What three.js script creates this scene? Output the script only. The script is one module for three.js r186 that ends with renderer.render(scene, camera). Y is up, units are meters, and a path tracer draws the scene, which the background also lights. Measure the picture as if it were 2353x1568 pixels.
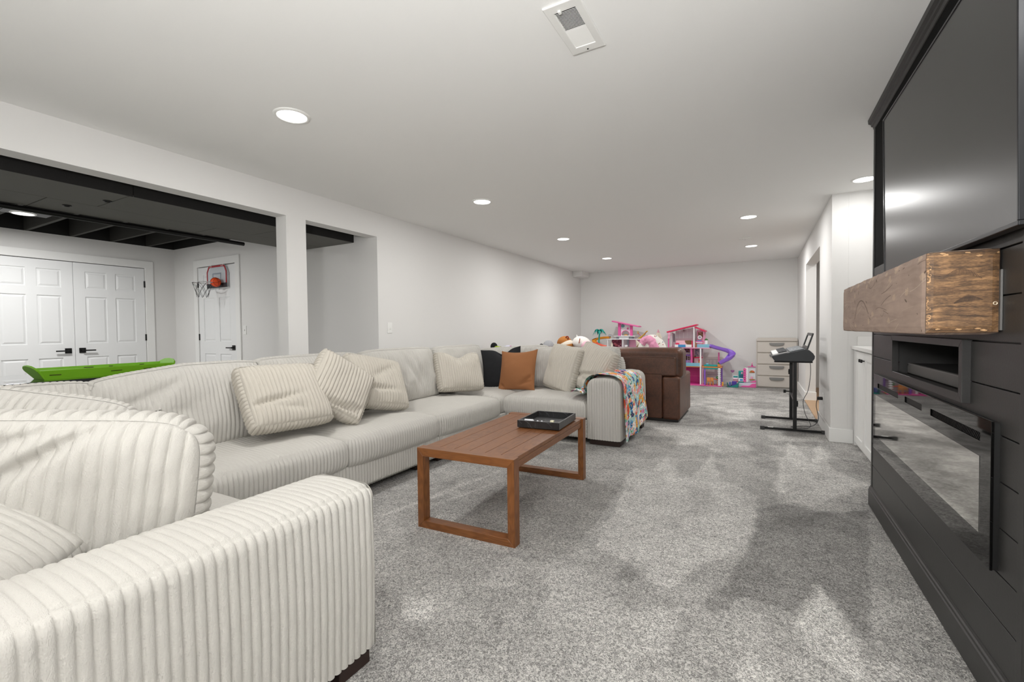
import * as THREE from 'three';
import { RoundedBoxGeometry } from 'three/addons/geometries/RoundedBoxGeometry.js';
import { mergeGeometries, toCreasedNormals } from 'three/addons/utils/BufferGeometryUtils.js';
import { RectAreaLightUniformsLib } from 'three/addons/lights/RectAreaLightUniformsLib.js';

// ---------------------------------------------------------------- camera, sky, lights, exposure
const scene = new THREE.Scene();
scene.background = new THREE.Color(0x05060a);
const camera = new THREE.PerspectiveCamera(74.0374, 2353 / 1568, 0.02, 60);
camera.position.set(0, 1.11, 0);
camera.rotation.order = 'YXZ';
camera.rotation.set(THREE.MathUtils.degToRad(-1.4128), THREE.MathUtils.degToRad(28.7511), THREE.MathUtils.degToRad(-0.6358));
const renderer = new THREE.WebGLRenderer({ antialias: true });
renderer.toneMapping = THREE.LinearToneMapping;
renderer.toneMappingExposure = 2.85;
renderer.shadowMap.enabled = true;
renderer.shadowMap.type = THREE.PCFSoftShadowMap;
RectAreaLightUniformsLib.init();
const LAMP = 1.0;            // common dimmer of all recessed lamps
const CEIL = 2.363;
const ADDED_FILL = { power: 9.4, tilt: 0.55 };   // unseen fill light added behind the camera to lift the ceiling
// recessed lamps of the place: x, z, strength (those behind the camera light the foreground)
const DOWNLIGHTS = [
  [-2.375, -1.715, 1.1], [-2.375, -3.755, 1.2], [-2.39, -5.866, 1.5], [-2.385, -7.88, 1.8],
  [-0.118, -5.818, 1.4], [-0.122, -7.905, 1.8], [0.778, -4.857, 0.48],
  [-2.375, 0.33, 0.5], [-0.12, 0.35, 0.5], [-0.12, 1.95, 0.8], [-2.375, 1.95, 0.8], [0.9, -0.6, 0.7],
];

// ---------------------------------------------------------------- helpers
const used = new Map(), kids = new WeakMap();
function numbered(n) { const k = used.get(n) || 0; used.set(n, k + 1); return k ? n + '_' + String(k).padStart(3, '0') : n; }
function tag(o, label, category, group) { o.userData.label = label; o.userData.category = category; if (group) o.userData.group = group; return o; }
function thing(name, label, category, pos = [0, 0, 0], turn = 0, group) {
  const o = new THREE.Group(); o.name = numbered(name); scene.add(o);
  o.position.set(...pos); o.rotation.y = turn; return tag(o, label, category, group);
}
function part(name, geo, mat, parent, label) {
  const g = Array.isArray(geo) ? merge(geo) : geo;
  const m = new THREE.Mesh(g, mat); 
  if (parent === scene) m.name = numbered(name);
  else { if (!kids.has(parent)) kids.set(parent, {}); const c = kids.get(parent), k = c[name] || 0; c[name] = k + 1; m.name = k ? name + '_' + String(k).padStart(3, '0') : name; }
  if (label) m.userData.label = label;
  parent.add(m); return m;
}
function struct(name, geo, mat) { const m = part(name, geo, mat, scene); m.userData.kind = 'structure'; return m; }
function merge(list) {
  return mergeGeometries(list.map(g => { const k = g.index ? g.toNonIndexed() : g; for (const a of Object.keys(k.attributes)) if (!['position', 'normal', 'uv'].includes(a)) k.deleteAttribute(a); return k; }));
}
function rng(seed) { let s = seed >>> 0; return () => { s = (s + 0x6D2B79F5) >>> 0; let t = s; t = Math.imul(t ^ (t >>> 15), t | 1); t ^= t + Math.imul(t ^ (t >>> 7), t | 61); return ((t ^ (t >>> 14)) >>> 0) / 4294967296; }; }
const clamp = (x, a = 0, b = 1) => Math.min(b, Math.max(a, x));
const lerp = (a, b, t) => a + (b - a) * t;
const sstep = (a, b, x) => { const t = clamp((x - a) / (b - a)); return t * t * (3 - 2 * t); };
function hash2(x, y, s) { let h = Math.imul(x, 374761393) ^ Math.imul(y, 668265263) ^ Math.imul(s, 2147483647 - 58); h = Math.imul(h ^ (h >>> 13), 1274126177); h ^= h >>> 16; return (h >>> 0) / 4294967296; }
// value noise, tiling every `per` cells
function vnoise(x, y, per = 1e6, seed = 1) {
  const xi = Math.floor(x), yi = Math.floor(y), fx = x - xi, fy = y - yi, u = fx * fx * (3 - 2 * fx), v = fy * fy * (3 - 2 * fy);
  const w = i => ((i % per) + per) % per, a = w(xi), b = w(xi + 1), c = w(yi), d = w(yi + 1);
  return lerp(lerp(hash2(a, c, seed), hash2(b, c, seed), u), lerp(hash2(a, d, seed), hash2(b, d, seed), u), v);
}
function fbm(x, y, oct = 4, seed = 1, per = 1e6) { let s = 0, a = 0.5, n = 0; for (let i = 0; i < oct; i++) { s += a * vnoise(x, y, per, seed + i); n += a; x *= 2; y *= 2; per *= 2; a *= 0.5; } return s / n; }
// planar uv in metres from the way each face points
function uvm(geo, s = 1, turn = false) {
  const g = geo.index ? geo.toNonIndexed() : geo, p = g.attributes.position, uv = new Float32Array(p.count * 2);
  const a = new THREE.Vector3(), b = new THREE.Vector3(), c = new THREE.Vector3();
  for (let i = 0; i < p.count; i += 3) {
    a.fromBufferAttribute(p, i); b.fromBufferAttribute(p, i + 1).sub(a); c.fromBufferAttribute(p, i + 2).sub(a); b.cross(c);
    const ax = Math.abs(b.x), ay = Math.abs(b.y), az = Math.abs(b.z);
    for (let k = 0; k < 3; k++) {
      a.fromBufferAttribute(p, i + k);
      let u, v; if (ax >= ay && ax >= az) { u = a.z; v = a.y; } else if (ay >= az) { u = a.x; v = a.z; } else { u = a.x; v = a.y; }
      if (turn) [u, v] = [v, u];
      uv[(i + k) * 2] = u * s; uv[(i + k) * 2 + 1] = v * s;
    }
  }
  g.setAttribute('uv', new THREE.BufferAttribute(uv, 2)); return g;
}
function bx(x0, x1, y0, y1, z0, z1, r = 0, seg = 2) {
  const w = x1 - x0, h = y1 - y0, d = z1 - z0;
  const g = r > 0 ? new RoundedBoxGeometry(w, h, d, seg, Math.min(r, w / 2.01, h / 2.01, d / 2.01)) : new THREE.BoxGeometry(w, h, d);
  g.translate((x0 + x1) / 2, (y0 + y1) / 2, (z0 + z1) / 2); return uvm(g);
}
const cyl = (r0, r1, h, n = 24) => uvm(new THREE.CylinderGeometry(r0, r1, h, n));
function shapeOf(pts) { const s = new THREE.Shape(); pts.forEach((p, i) => i ? s.lineTo(p[0], p[1]) : s.moveTo(p[0], p[1])); s.closePath(); return s; }
function extr(shape, depth, bevel = 0, seg = 2, curve = 12) {
  return new THREE.ExtrudeGeometry(shape, { depth: depth - 2 * bevel, bevelEnabled: bevel > 0, bevelSize: bevel, bevelThickness: bevel, bevelOffset: -bevel, bevelSegments: seg, curveSegments: curve, steps: 1 }).translate(0, 0, bevel);
}
// a wall in a plane of constant x (or constant z) with openings: [a0, a1, y0, y1] along the wall
const TURN_X = new THREE.Matrix4().set(0, 0, 1, 0, 0, 1, 0, 0, -1, 0, 0, 0, 0, 0, 0, 1);
function wallX(x0, x1, z0, z1, y0, y1, holes = []) {
  const s = shapeOf([[-z1, y0], [-z0, y0], [-z0, y1], [-z1, y1]]);
  for (const [a, b, c, d] of holes) s.holes.push(shapeOf([[-b, c], [-b, d], [-a, d], [-a, c]]));
  return uvm(extr(s, x1 - x0).applyMatrix4(TURN_X).translate(x0, 0, 0));
}
function wallZ(z0, z1, x0, x1, y0, y1, holes = []) {
  const s = shapeOf([[x0, y0], [x1, y0], [x1, y1], [x0, y1]]);
  for (const [a, b, c, d] of holes) s.holes.push(shapeOf([[a, c], [a, d], [b, d], [b, c]]));
  return uvm(extr(s, z1 - z0).translate(0, 0, z0));
}
function tube(pts, r, n = 48, m = 8, closed = false) { return new THREE.TubeGeometry(new THREE.CatmullRomCurve3(pts.map(p => new THREE.Vector3(...p)), closed), n, r, m, closed); }
function rod(a, b, r, n = 10) {
  const A = new THREE.Vector3(...a), B = new THREE.Vector3(...b), d = B.clone().sub(A), g = new THREE.CylinderGeometry(r, r, d.length(), n);
  g.applyQuaternion(new THREE.Quaternion().setFromUnitVectors(new THREE.Vector3(0, 1, 0), d.normalize())); g.translate((A.x + B.x) / 2, (A.y + B.y) / 2, (A.z + B.z) / 2); return g;
}
// ---------------------------------------------------------------- textures
function dataTex(n, m, fn, srgb = true, rep = 1) {
  const d = new Uint8Array(n * m * 4);
  for (let j = 0; j < m; j++) for (let i = 0; i < n; i++) { const c = fn(i / n, j / m, i, j), k = (j * n + i) * 4; d[k] = clamp(c[0]) * 255; d[k + 1] = clamp(c[1]) * 255; d[k + 2] = clamp(c[2]) * 255; d[k + 3] = 255; }
  const t = new THREE.DataTexture(d, n, m); t.magFilter = THREE.LinearFilter; t.minFilter = THREE.LinearMipmapLinearFilter; t.generateMipmaps = true;
  t.wrapS = t.wrapT = THREE.RepeatWrapping; if (srgb) t.colorSpace = THREE.SRGBColorSpace; t.repeat.set(rep, Array.isArray(rep) ? 1 : rep); if (Array.isArray(rep)) t.repeat.set(rep[0], rep[1]); t.needsUpdate = true; return t;
}
function canvasTex(n, m, draw, srgb = true, wrap = true) {
  const c = document.createElement('canvas'); c.width = n; c.height = m; draw(c.getContext('2d'), n, m);
  const t = new THREE.CanvasTexture(c); if (srgb) t.colorSpace = THREE.SRGBColorSpace; t.magFilter = THREE.LinearFilter; if (wrap) t.wrapS = t.wrapT = THREE.RepeatWrapping; return t;
}
const std = (color, roughness = 0.7, more = {}) => new THREE.MeshStandardMaterial({ color, roughness, ...more });
const phy = (color, roughness = 0.7, more = {}) => new THREE.MeshPhysicalMaterial({ color, roughness, ...more });
const grey = (u) => [u, u, u];

const stipple = dataTex(256, 256, (u, v) => grey(0.5 * fbm(u * 32, v * 32, 2, 3, 32) + 0.5 * vnoise(u * 80, v * 80, 80, 9)), false, 4);
const M = {
  wall: std(0xe5e4e2, 0.85, { bumpMap: stipple, bumpScale: 0.0001 }),
  ceil: std(0xf3f3f1, 0.9, { bumpMap: stipple, bumpScale: 0.0001 }),
  trim: std(0xf0f0ee, 0.45),
  door: std(0xeceded, 0.42),
  black: std(0x171615, 0.75, { bumpMap: stipple, bumpScale: 0.0004 }),
  blackSoft: std(0x666560, 0.8, { bumpMap: stipple, bumpScale: 0.0004 }),
  joist: std(0x34332f, 0.85, { bumpMap: stipple, bumpScale: 0.0004 }),
  blackMetal: std(0x141414, 0.42, { metalness: 0.3 }),
  white: std(0xefefec, 0.4),
};

// ---------------------------------------------------------------- the setting
// carpet: twisted yarn grain in the texture, vacuum strokes in the nap as vertex colours
const carpetTex = dataTex(2048, 2048, (u, v) => {
  const wx = (vnoise(u * 220, v * 220, 220, 5) - 0.5) * 2.2 / 220, wy = (vnoise(u * 220, v * 220, 220, 6) - 0.5) * 2.2 / 220;
  const a = vnoise((u + wx) * 420, (v + wy) * 420, 420, 11), b = vnoise((u + wx) * 620, (v - wy) * 620, 620, 12), c = vnoise(u * 1000, v * 1000, 1000, 13), l = fbm(u * 12, v * 12, 3, 14, 12);
  let g = 0.5 * a + 0.42 * b + 0.16 * c; g = sstep(0.22, 0.82, g);
  const k = 0.455 + 0.37 * g + 0.05 * (l - 0.5);
  return [k * 1.0, k * 0.988, k * 0.968];
}, true, 1 / 1.55);
const carpetBump = dataTex(1024, 1024, (u, v) => {
  const wx = (vnoise(u * 220, v * 220, 220, 5) - 0.5) * 2.2 / 220, wy = (vnoise(u * 220, v * 220, 220, 6) - 0.5) * 2.2 / 220;
  const a = vnoise((u + wx) * 420, (v + wy) * 420, 420, 11), b = vnoise((u + wx) * 620, (v - wy) * 620, 620, 12);
  return grey(0.6 * a + 0.4 * b);
}, false, 1 / 1.55);
const carpetMat = std(0xffffff, 0.97, { map: carpetTex, bumpMap: carpetBump, bumpScale: 0.006, vertexColors: true });
// strokes of the vacuum cleaner and trodden places: outlines on the floor [[x, z] ..., nap brushed lighter or darker]
const NAP = [
  [[[-0.02,-3.09],[0.13,-3.29],[0.28,-3.2],[0.58,-3.39],[0.33,-1.91],[0.29,-2.02],[0.22,-2.32],[0.14,-1.99],[0.08,-2.0],[-0.06,-2.04],[-0.14,-1.86],[-0.19,-1.94],[-0.05,-2.46]], -0.17],
  [[[0.22,-2.33],[0.12,-1.93],[0.13,-1.79],[0.23,-1.77],[0.3,-1.73],[0.29,-1.95]], 0.16],
  [[[0.07,-1.63],[0.0,-1.7],[-0.05,-1.73],[-0.09,-1.63],[-0.05,-1.54]], 0.08],
  [[[-0.91,-3.59],[-0.73,-3.57],[-0.72,-4.17],[-0.53,-3.52],[-0.44,-3.62],[-0.38,-4.33],[-0.23,-3.58],[0.0,-3.33],[-0.06,-2.51],[-0.22,-2.25],[-0.35,-1.99],[-0.54,-2.08],[-0.75,-2.22],[-0.76,-2.64]], 0.13],
  [[[-0.59,-1.95],[-0.56,-2.19],[-0.45,-2.09],[-0.49,-1.94]], -0.13],
  [[[-0.46,-3.38],[-0.36,-3.61],[-0.24,-3.1],[-0.34,-2.8]], -0.08],
  [[[0.26,-5.22],[0.09,-3.79],[0.11,-3.35],[0.28,-3.27],[0.66,-3.94],[0.49,-4.29],[0.53,-5.31],[0.35,-4.39]], 0.16],
  [[[0.15,-3.89],[0.34,-3.92],[0.33,-3.63],[0.16,-3.49]], -0.12],
  [[[-1.04,-5.11],[-0.8,-5.33],[-0.23,-5.11],[-0.02,-4.58],[-0.25,-4.4],[-0.65,-4.57]], 0.1],
  [[[-0.68,-6.88],[-0.18,-7.47],[-0.03,-6.29],[-0.44,-5.61]], 0.1],
  [[[0.01,-5.06],[0.14,-4.17],[0.03,-3.95],[-0.11,-4.68]], -0.08],
  [[[-0.92,-1.98],[-0.74,-1.98],[-0.54,-1.78],[-0.6,-1.59],[-0.77,-1.66]], 0.06],
  [[[-0.42,-1.85],[-0.27,-1.87],[-0.27,-1.55],[-0.4,-1.52]], 0.07],
  [[[-1.34,-1.43],[-1.15,-1.47],[-1.08,-1.34],[-1.21,-1.3]], 0.09],
  [[[-1.54,-1.45],[-1.41,-1.45],[-1.0,-1.23],[-0.95,-1.07],[-1.07,-1.0]], -0.07],
  [[[-2.01,-1.97],[-1.81,-3.14],[-1.77,-3.08],[-1.97,-1.93]], 0.12],
  [[[-1.85,-2.21],[-1.67,-2.9],[-1.64,-2.86],[-1.8,-2.17]], 0.08],
  [[[-1.4,-1.34],[-1.38,-1.36],[-1.23,-1.26],[-1.23,-1.21]], 0.06],
];
function polyDist(px, pz, P) {   // positive inside
  let d = 1e9, ins = false;
  for (let i = 0, j = P.length - 1; i < P.length; j = i++) {
    const [ax, az] = P[j], [bx2, bz] = P[i], ex = bx2 - ax, ez = bz - az, t = clamp(((px - ax) * ex + (pz - az) * ez) / (ex * ex + ez * ez));
    d = Math.min(d, Math.hypot(px - ax - t * ex, pz - az - t * ez)); if ((az > pz) !== (bz > pz) && px < (bx2 - ax) * (pz - az) / (bz - az) + ax) ins = !ins;
  }
  return ins ? d : -d;
}
function napAt(x, z) {
  const wx = x + 0.07 * (fbm(x * 9, z * 6, 3, 41) - 0.5), wz = z + 0.12 * (fbm(x * 9 + 9, z * 5, 3, 42) - 0.5);
  let n = 0.97;
  const far = sstep(-2.6, -4.6, wz), band = lerp(fbm(wx * 2.6 + 0.5 * wz, wz * 1.5, 4, 51), fbm(wx * 1.6, wz * 2.4 + 0.3 * wx, 4, 52), far); n += lerp(0.10, 0.26, far) * (sstep(0.45, 0.55, band) - 0.5);
  n += lerp(0.12, 0.24, far) * (sstep(0.44, 0.56, fbm(wx * 6, wz * 7, 3, 61)) - 0.5);
  for (const [P, a] of NAP) n += (a > 0 ? 2.6 : 2.0) * a * sstep(-0.012, 0.02, polyDist(wx, wz, P));
  return n;
}
{
  const nx = 280, nz = 620, x0 = -3.72, x1 = 1.3, z0 = -9.8, z1 = 2.6;
  const g = new THREE.PlaneGeometry(1, 1, nx, nz), p = g.attributes.position, col = new Float32Array(p.count * 3), uv = g.attributes.uv;
  for (let i = 0; i < p.count; i++) {
    const x = lerp(x0, x1, p.getX(i) + 0.5), z = lerp(z0, z1, 0.5 - p.getY(i)); p.setXYZ(i, x, 0, z);
    const n = napAt(x, z); col[i * 3] = n; col[i * 3 + 1] = n; col[i * 3 + 2] = n; uv.setXY(i, x, z);
  }
  g.setAttribute('color', new THREE.BufferAttribute(col, 3)); g.computeVertexNormals();
  const fl = struct('floor', g, carpetMat);
  struct('floor_slab', [bx(-7.9, 2.6, -0.16, -0.02, -9.9, 2.7)], M.wall);
  struct('floor_game_room', [bx(-7.75, -3.73, -0.02, 0, -3.6, 2.6)], std(0xffffff, 0.95, { map: carpetTex }));
}
// hall beyond the doorway on the right: pale wood boards
const plankTex = dataTex(512, 512, (u, v) => { const g = fbm(u * 6, v * 60, 4, 21, 6), k = 0.8 + 0.2 * g; return [0.80 * k, 0.66 * k, 0.52 * k]; }, true, 1);
{
  const hallFloor = struct('floor_hall', [bx(0.6, 2.5, -0.02, 0.004, -10.2, -5.5)], std(0x8a7a68, 0.6));
  for (let i = 0; i < 12; i++) part('plank', [bx(0.585 + i * 0.16, 0.585 + i * 0.16 + 0.157, 0.0, 0.012, -10.2, -5.6, 0.002)], std(0xffffff, 0.5, { map: plankTex }), hallFloor);
}
const H0 = 0.58, PB0 = -2.491, PB1 = -2.684, ZH = -3.54, XL = -3.56, TW = 0.137;
struct('wall_left', [wallX(XL - TW, XL, -9.85, 2.6, -0.06, CEIL, [[PB0, H0, -0.03, 2.112], [ZH, PB1, -0.03, 2.112]])], M.wall);
struct('wall_back', [wallZ(-9.86, -9.735, XL - 0.1, 2.6, -0.06, CEIL)], M.wall);
struct('wall_front', [wallZ(2.5, 2.62, -7.8, 1.4, -0.06, 2.75)], M.wall);
struct('wall_right', [wallX(0.597, 0.727, -9.75, -5.269, -0.06, CEIL, [[-8.04, -6.262, -0.03, 2.033]])], M.wall);
struct('wall_alcove_end', [wallZ(-5.39, -5.269, 0.7275, 1.4, -0.06, CEIL)], M.wall);
struct('wall_alcove', [wallX(1.25, 1.37, -5.3, 2.6, -0.06, CEIL)], M.wall);
struct('wall_hall', [wallX(1.62, 1.74, -10.3, -5.3, -0.06, CEIL)], M.wall);
struct('wall_hall_end', [wallZ(-10.3, -10.18, 0.6, 1.7, -0.06, CEIL)], M.wall);
struct('ceiling', [bx(-3.69, 2.6, CEIL, CEIL + 0.14, -10.3, 2.62)], M.ceil);
// baseboards
const bb = (x0, x1, z0, z1) => bx(x0, x1, 0, 0.133, z0, z1, 0.004);
struct('baseboard_right', [bb(0.583, 0.598, -6.262, -5.269)], M.trim);
struct('baseboard_alcove_end', [bb(0.583, 0.772, -5.27, -5.254)], M.trim);
struct('baseboard_right_far', [bb(0.583, 0.598, -9.735, -8.04)], M.trim);
struct('baseboard_jamb', [bb(0.583, 0.735, -8.041, -8.025)], M.trim);
struct('baseboard_back', [bb(XL, 0.6, -9.736, -9.72)], M.trim);
struct('baseboard_left', [bb(XL, XL + 0.015, -9.735, ZH)], M.trim);
struct('baseboard_hall', [bb(1.605, 1.62, -10.2, -5.4)], M.trim);
// left room: walls, black painted ceiling with open joists, soffit box round the duct
const XC = -7.70, GR = 2.362;
struct('wall_closet', [wallX(XC - 0.12, XC, ZH - 0.1, 2.6, -0.06, GR, [[-3.160, -1.620, -0.03, 2.045]])], M.wall);
struct('wall_door_end', [wallZ(ZH - 0.12, ZH, XC - 0.1, XL - TW, -0.06, CEIL, [[-7.045, -6.128, -0.03, 2.047]])], M.wall);
struct('ceiling_game_room', [bx(XC - 0.12, -3.69, 2.62, 2.72, -3.66, 2.62)], M.black);
struct('ceiling_rim_closet', [bx(XC - 0.1, XC - 0.005, GR, 2.62, -3.6, 2.55)], M.black);
struct('ceiling_rim_end', [bx(XC, -3.7, CEIL, 2.62, ZH - 0.1, ZH - 0.004)], M.black);
for (let k = 0; k < 14; k++) { const z = -3.21 + k * 0.4085; struct('ceiling_joist', [bx(XC - 0.01, -4.80, GR, 2.62, z - 0.019, z + 0.019, 0.003)], M.joist); }
{
  const s = struct('ceiling_soffit', [bx(-4.81, -3.906, 2.09, 2.62, ZH + 0.002, 2.5)], M.black);
  const seams = [[2.4, -0.2, -1.25, -2.385, ZH + 0.003], [2.4, 0.3, -1.527, -2.734, ZH + 0.003]];
  seams.forEach((row, r) => { for (let i = 0; i + 1 < row.length; i++) part('panel', [bx(r ? -4.418 : -4.822, r ? -3.905 : -4.422, 2.082, 2.096, row[i + 1] + 0.003, row[i] - 0.003, 0.002)], M.blackSoft, s); });
  const f = [2.4, -0.6, -1.55, -2.75, ZH + 0.003];
  for (let i = 0; i < 4; i++) part('side_panel', [bx(-3.908, -3.899, 2.083, 2.6, f[i + 1] + 0.002, f[i] - 0.002, 0.002)], M.black, s);
  for (const [x, z] of [[-4.563, -1.398], [-4.171, -1.5], [-4.7, -0.5]]) part('conduit_collar', new THREE.TorusGeometry(0.022, 0.006, 8, 20).rotateX(Math.PI / 2).translate(x, 2.08, z), M.blackMetal, s);
}
struct('wall_header_back', [bx(-3.9, XL - TW, 2.5, 2.62, ZH, 2.5)], M.black);
tag(part('conduit_pipe', rod([-4.862, 2.062, 2.3], [-4.862, 2.062, -2.9], 0.02, 14), M.blackMetal, scene), 'long black pipe running under the far edge of the black soffit', 'pipe');

// doors ----------------------------------------------------------------
// leaf in its own axes: width along x, front face towards +z
function doorLeaf(name, w, h, cols, rows) {
  const o = new THREE.Group(); o.name = name; o.userData.kind = 'structure'; scene.add(o);
  const s = shapeOf([[0, 0], [w, 0], [w, h], [0, h]]);
  for (const [a, b] of cols) for (const [c, d] of rows) s.holes.push(shapeOf([[a, c], [a, d], [b, d], [b, c]]));
  part('frame', uvm(extr(s, 0.012, 0.0012, 1).translate(0, 0, 0.023)), M.door, o);
  part('core', [bx(0, w, 0, h, 0, 0.0245)], M.door, o);
  for (const [a, b] of cols) for (const [c, d] of rows) {
    const m = 0.012, t = 0.032, p = new THREE.BufferGeometry();
    const q = [[a + m, c + m, 0.0245], [b - m, c + m, 0.0245], [b - m, d - m, 0.0245], [a + m, d - m, 0.0245], [a + t, c + t, 0.0335], [b - t, c + t, 0.0335], [b - t, d - t, 0.0335], [a + t, d - t, 0.0335]];
    const f = [[4, 5, 6], [4, 6, 7], [0, 1, 5], [0, 5, 4], [1, 2, 6], [1, 6, 5], [2, 3, 7], [2, 7, 6], [3, 0, 4], [3, 4, 7]];
    p.setAttribute('position', new THREE.BufferAttribute(new Float32Array(f.flat().flatMap(i => q[i])), 3)); p.computeVertexNormals();
    part('panel', uvm(p), M.door, o);
  }
  return o;
}
function leverHandle(o, x, y, dir) {
  const h = part('handle', [bx(x - 0.033, x + 0.033, y - 0.033, y + 0.033, 0.035, 0.045, 0.004)], M.blackMetal, o, 'black square lever handle');
  part('lever', [rod([x, y, 0.044], [x, y, 0.075], 0.011).toNonIndexed(), bx(Math.min(x - 0.012 * dir, x + 0.125 * dir), Math.max(x - 0.012 * dir, x + 0.125 * dir), y - 0.008, y + 0.008, 0.065, 0.08, 0.004)].map(g => uvm(g)), M.blackMetal, h);
}
const hinge = (o, x, y) => part('hinge', [rod([x, y - 0.045, 0.037], [x, y + 0.045, 0.037], 0.009).toNonIndexed(), bx(x - 0.014, x + 0.014, y - 0.045, y + 0.045, 0.033, 0.038)].map(g => uvm(g)), M.blackMetal, o, 'black door hinge');
const ROWS = [[0.24, 0.815], [0.99, 1.594], [1.70, 1.92]];
{ // closet pair on the far left wall, seen face on from the sofa room: x runs towards +z there, so the leaf is turned by 90 degrees
  const w = 0.763, cols = [[0.115, 0.335], [0.43, 0.65]];
  const r = doorLeaf('door_1', w, 2.03, cols, ROWS); r.rotation.y = Math.PI / 2; r.position.set(XC - 0.03, 0.006, -2.392);   // local x -> -z
  leverHandle(r, 0.066, 0.90, 1); hinge(r, w + 0.004, 1.81); hinge(r, w + 0.004, 1.055); hinge(r, w + 0.004, 0.3);
  const l = doorLeaf('door_2', w, 2.03, cols, ROWS); l.rotation.y = Math.PI / 2; l.position.set(XC - 0.03, 0.006, -2.388 + w);
  leverHandle(l, w - 0.066, 0.90, -1); hinge(l, -0.004, 1.81); hinge(l, -0.004, 1.055);
  const e = doorLeaf('door_3', 0.905, 2.03, [[0.125, 0.395], [0.51, 0.78]], ROWS); e.position.set(-7.04, 0.006, ZH - 0.03);
  leverHandle(e, 0.838, 0.905, -1); hinge(e, -0.004, 1.80); hinge(e, -0.004, 1.05); hinge(e, -0.004, 0.3);
}
function casing(n, fn) {
  const g = fn; struct('trim_' + n, g, M.trim);
}
casing(1, [bx(XC, XC + 0.018, 2.045, 2.147, -3.262, -1.518, 0.003)]);
casing(2, [bx(XC, XC + 0.018, 0, 2.046, -3.262, -3.163, 0.003)]);
casing(3, [bx(XC, XC + 0.018, 0, 2.046, -1.617, -1.518, 0.003)]);
casing(4, [bx(-7.142, -6.028, 2.047, 2.147, ZH, ZH + 0.018, 0.003)]);
casing(5, [bx(-7.142, -7.048, 0, 2.048, ZH, ZH + 0.018, 0.003)]);
casing(6, [bx(-6.126, -6.028, 0, 2.048, ZH, ZH + 0.018, 0.003)]);
struct('door_backing', [bx(XC - 0.115, XC - 0.06, 0, 2.05, -3.17, -1.61), bx(-7.06, -6.12, 0, 2.05, ZH - 0.115, ZH - 0.06)], M.door);
struct('baseboard_closet', [bb(XC, XC + 0.015, ZH, -3.262)], M.trim);
struct('baseboard_door_end', [bb(-6.028, XL - TW, ZH, ZH + 0.015)], M.trim);
function switchPlate(label, x, y, z, turn) {
  const o = thing('light_switch', label, 'light switch', [x, y, z], turn);
  part('plate', [bx(-0.036, 0.036, -0.058, 0.058, 0, 0.006, 0.003)], M.white, o);
  part('toggle', [bx(-0.005, 0.005, -0.011, 0.011, 0.005, 0.015, 0.002)], M.white, o);
}
switchPlate('white light switch plate on the long left wall behind the sofa', XL, 1.147, -3.705, Math.PI / 2);
switchPlate('small white light switch plate right of the basketball hoop door', -5.955, 1.146, ZH, 0);
// ducting boss in the far upper corner
struct('trim_7', [uvm(extr(shapeOf([[-3.56, 2.24], [-3.40, 2.24], [-3.365, 2.255], [-3.35, 2.29], [-3.35, 2.37], [-3.56, 2.37]]), 0.5, 0.015, 2).translate(0, 0, -9.74))], M.wall);

// recessed lamps -------------------------------------------------------
const lampGlow = new THREE.MeshStandardMaterial({ color: 0xffffff, roughness: 0.6, emissive: new THREE.Color(1, 0.985, 0.96), emissiveIntensity: 2.2 });
function recessed(x, y, z, label, k = 1, r = 0.082) {
  const o = thing('recessed_light', label, 'ceiling light', [x, y, z]);
  part('trim_ring', new THREE.LatheGeometry([[r - 0.004, -0.004], [r, -0.009], [r + 0.008, -0.009], [r + 0.016, -0.003], [r + 0.017, 0]].map(p => new THREE.Vector2(...p)), 40), M.white, o);
  part('diffuser', new THREE.CylinderGeometry(r, r, 0.004, 40).translate(0, -0.004, 0), lampGlow, o);
  const l = new THREE.RectAreaLight(new THREE.Color(1, 0.99, 0.972), 55 * k * LAMP, 0.145, 0.145); l.position.set(0, -0.012, 0); l.rotation.x = -Math.PI / 2; l.name = 'recessed_light_source'; o.add(l);
  return o;
}
const LL = ['large bright ceiling light nearest the front, above the sofa', 'bright ceiling light above the coffee table, second of the left row', 'bright ceiling light over the far sofa, third of the left row', 'bright ceiling light nearest the far left corner of the ceiling',
  'bright ceiling light above the keyboard, nearer of the right pair', 'bright ceiling light nearest the toy drawers, farther of the right pair', 'ceiling light above the white cabinet, cut off by the black fireplace wall',
  'ceiling light above the near sofa end, behind the camera on the left', 'ceiling light right above the camera', 'ceiling light behind the camera on the right', 'ceiling light far behind the camera on the left', 'ceiling light above the near alcove beside the fireplace wall'];
DOWNLIGHTS.forEach(([x, z, k], i) => recessed(x, CEIL, z, LL[i], k));
{
  const L0 = recessed(-6.592, 2.355, -1.682, 'bright light among the black open joists of the game room', 3.2);
  part('mounting_plate', [bx(-0.10, 0.19, 0.001, 0.006, -0.12, 0.16)], M.blackMetal, L0);
  part('mounting_plate', [bx(-0.11, 0.2, 0.006, 0.008, -0.20, 0.20)], M.blackMetal, L0);
  recessed(-6.592, 2.355, 0.7, 'light among the black open joists outside the picture', 3.4);
  recessed(1.15, CEIL, -7.1, 'ceiling light in the hall beyond the right doorway');
}
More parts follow.
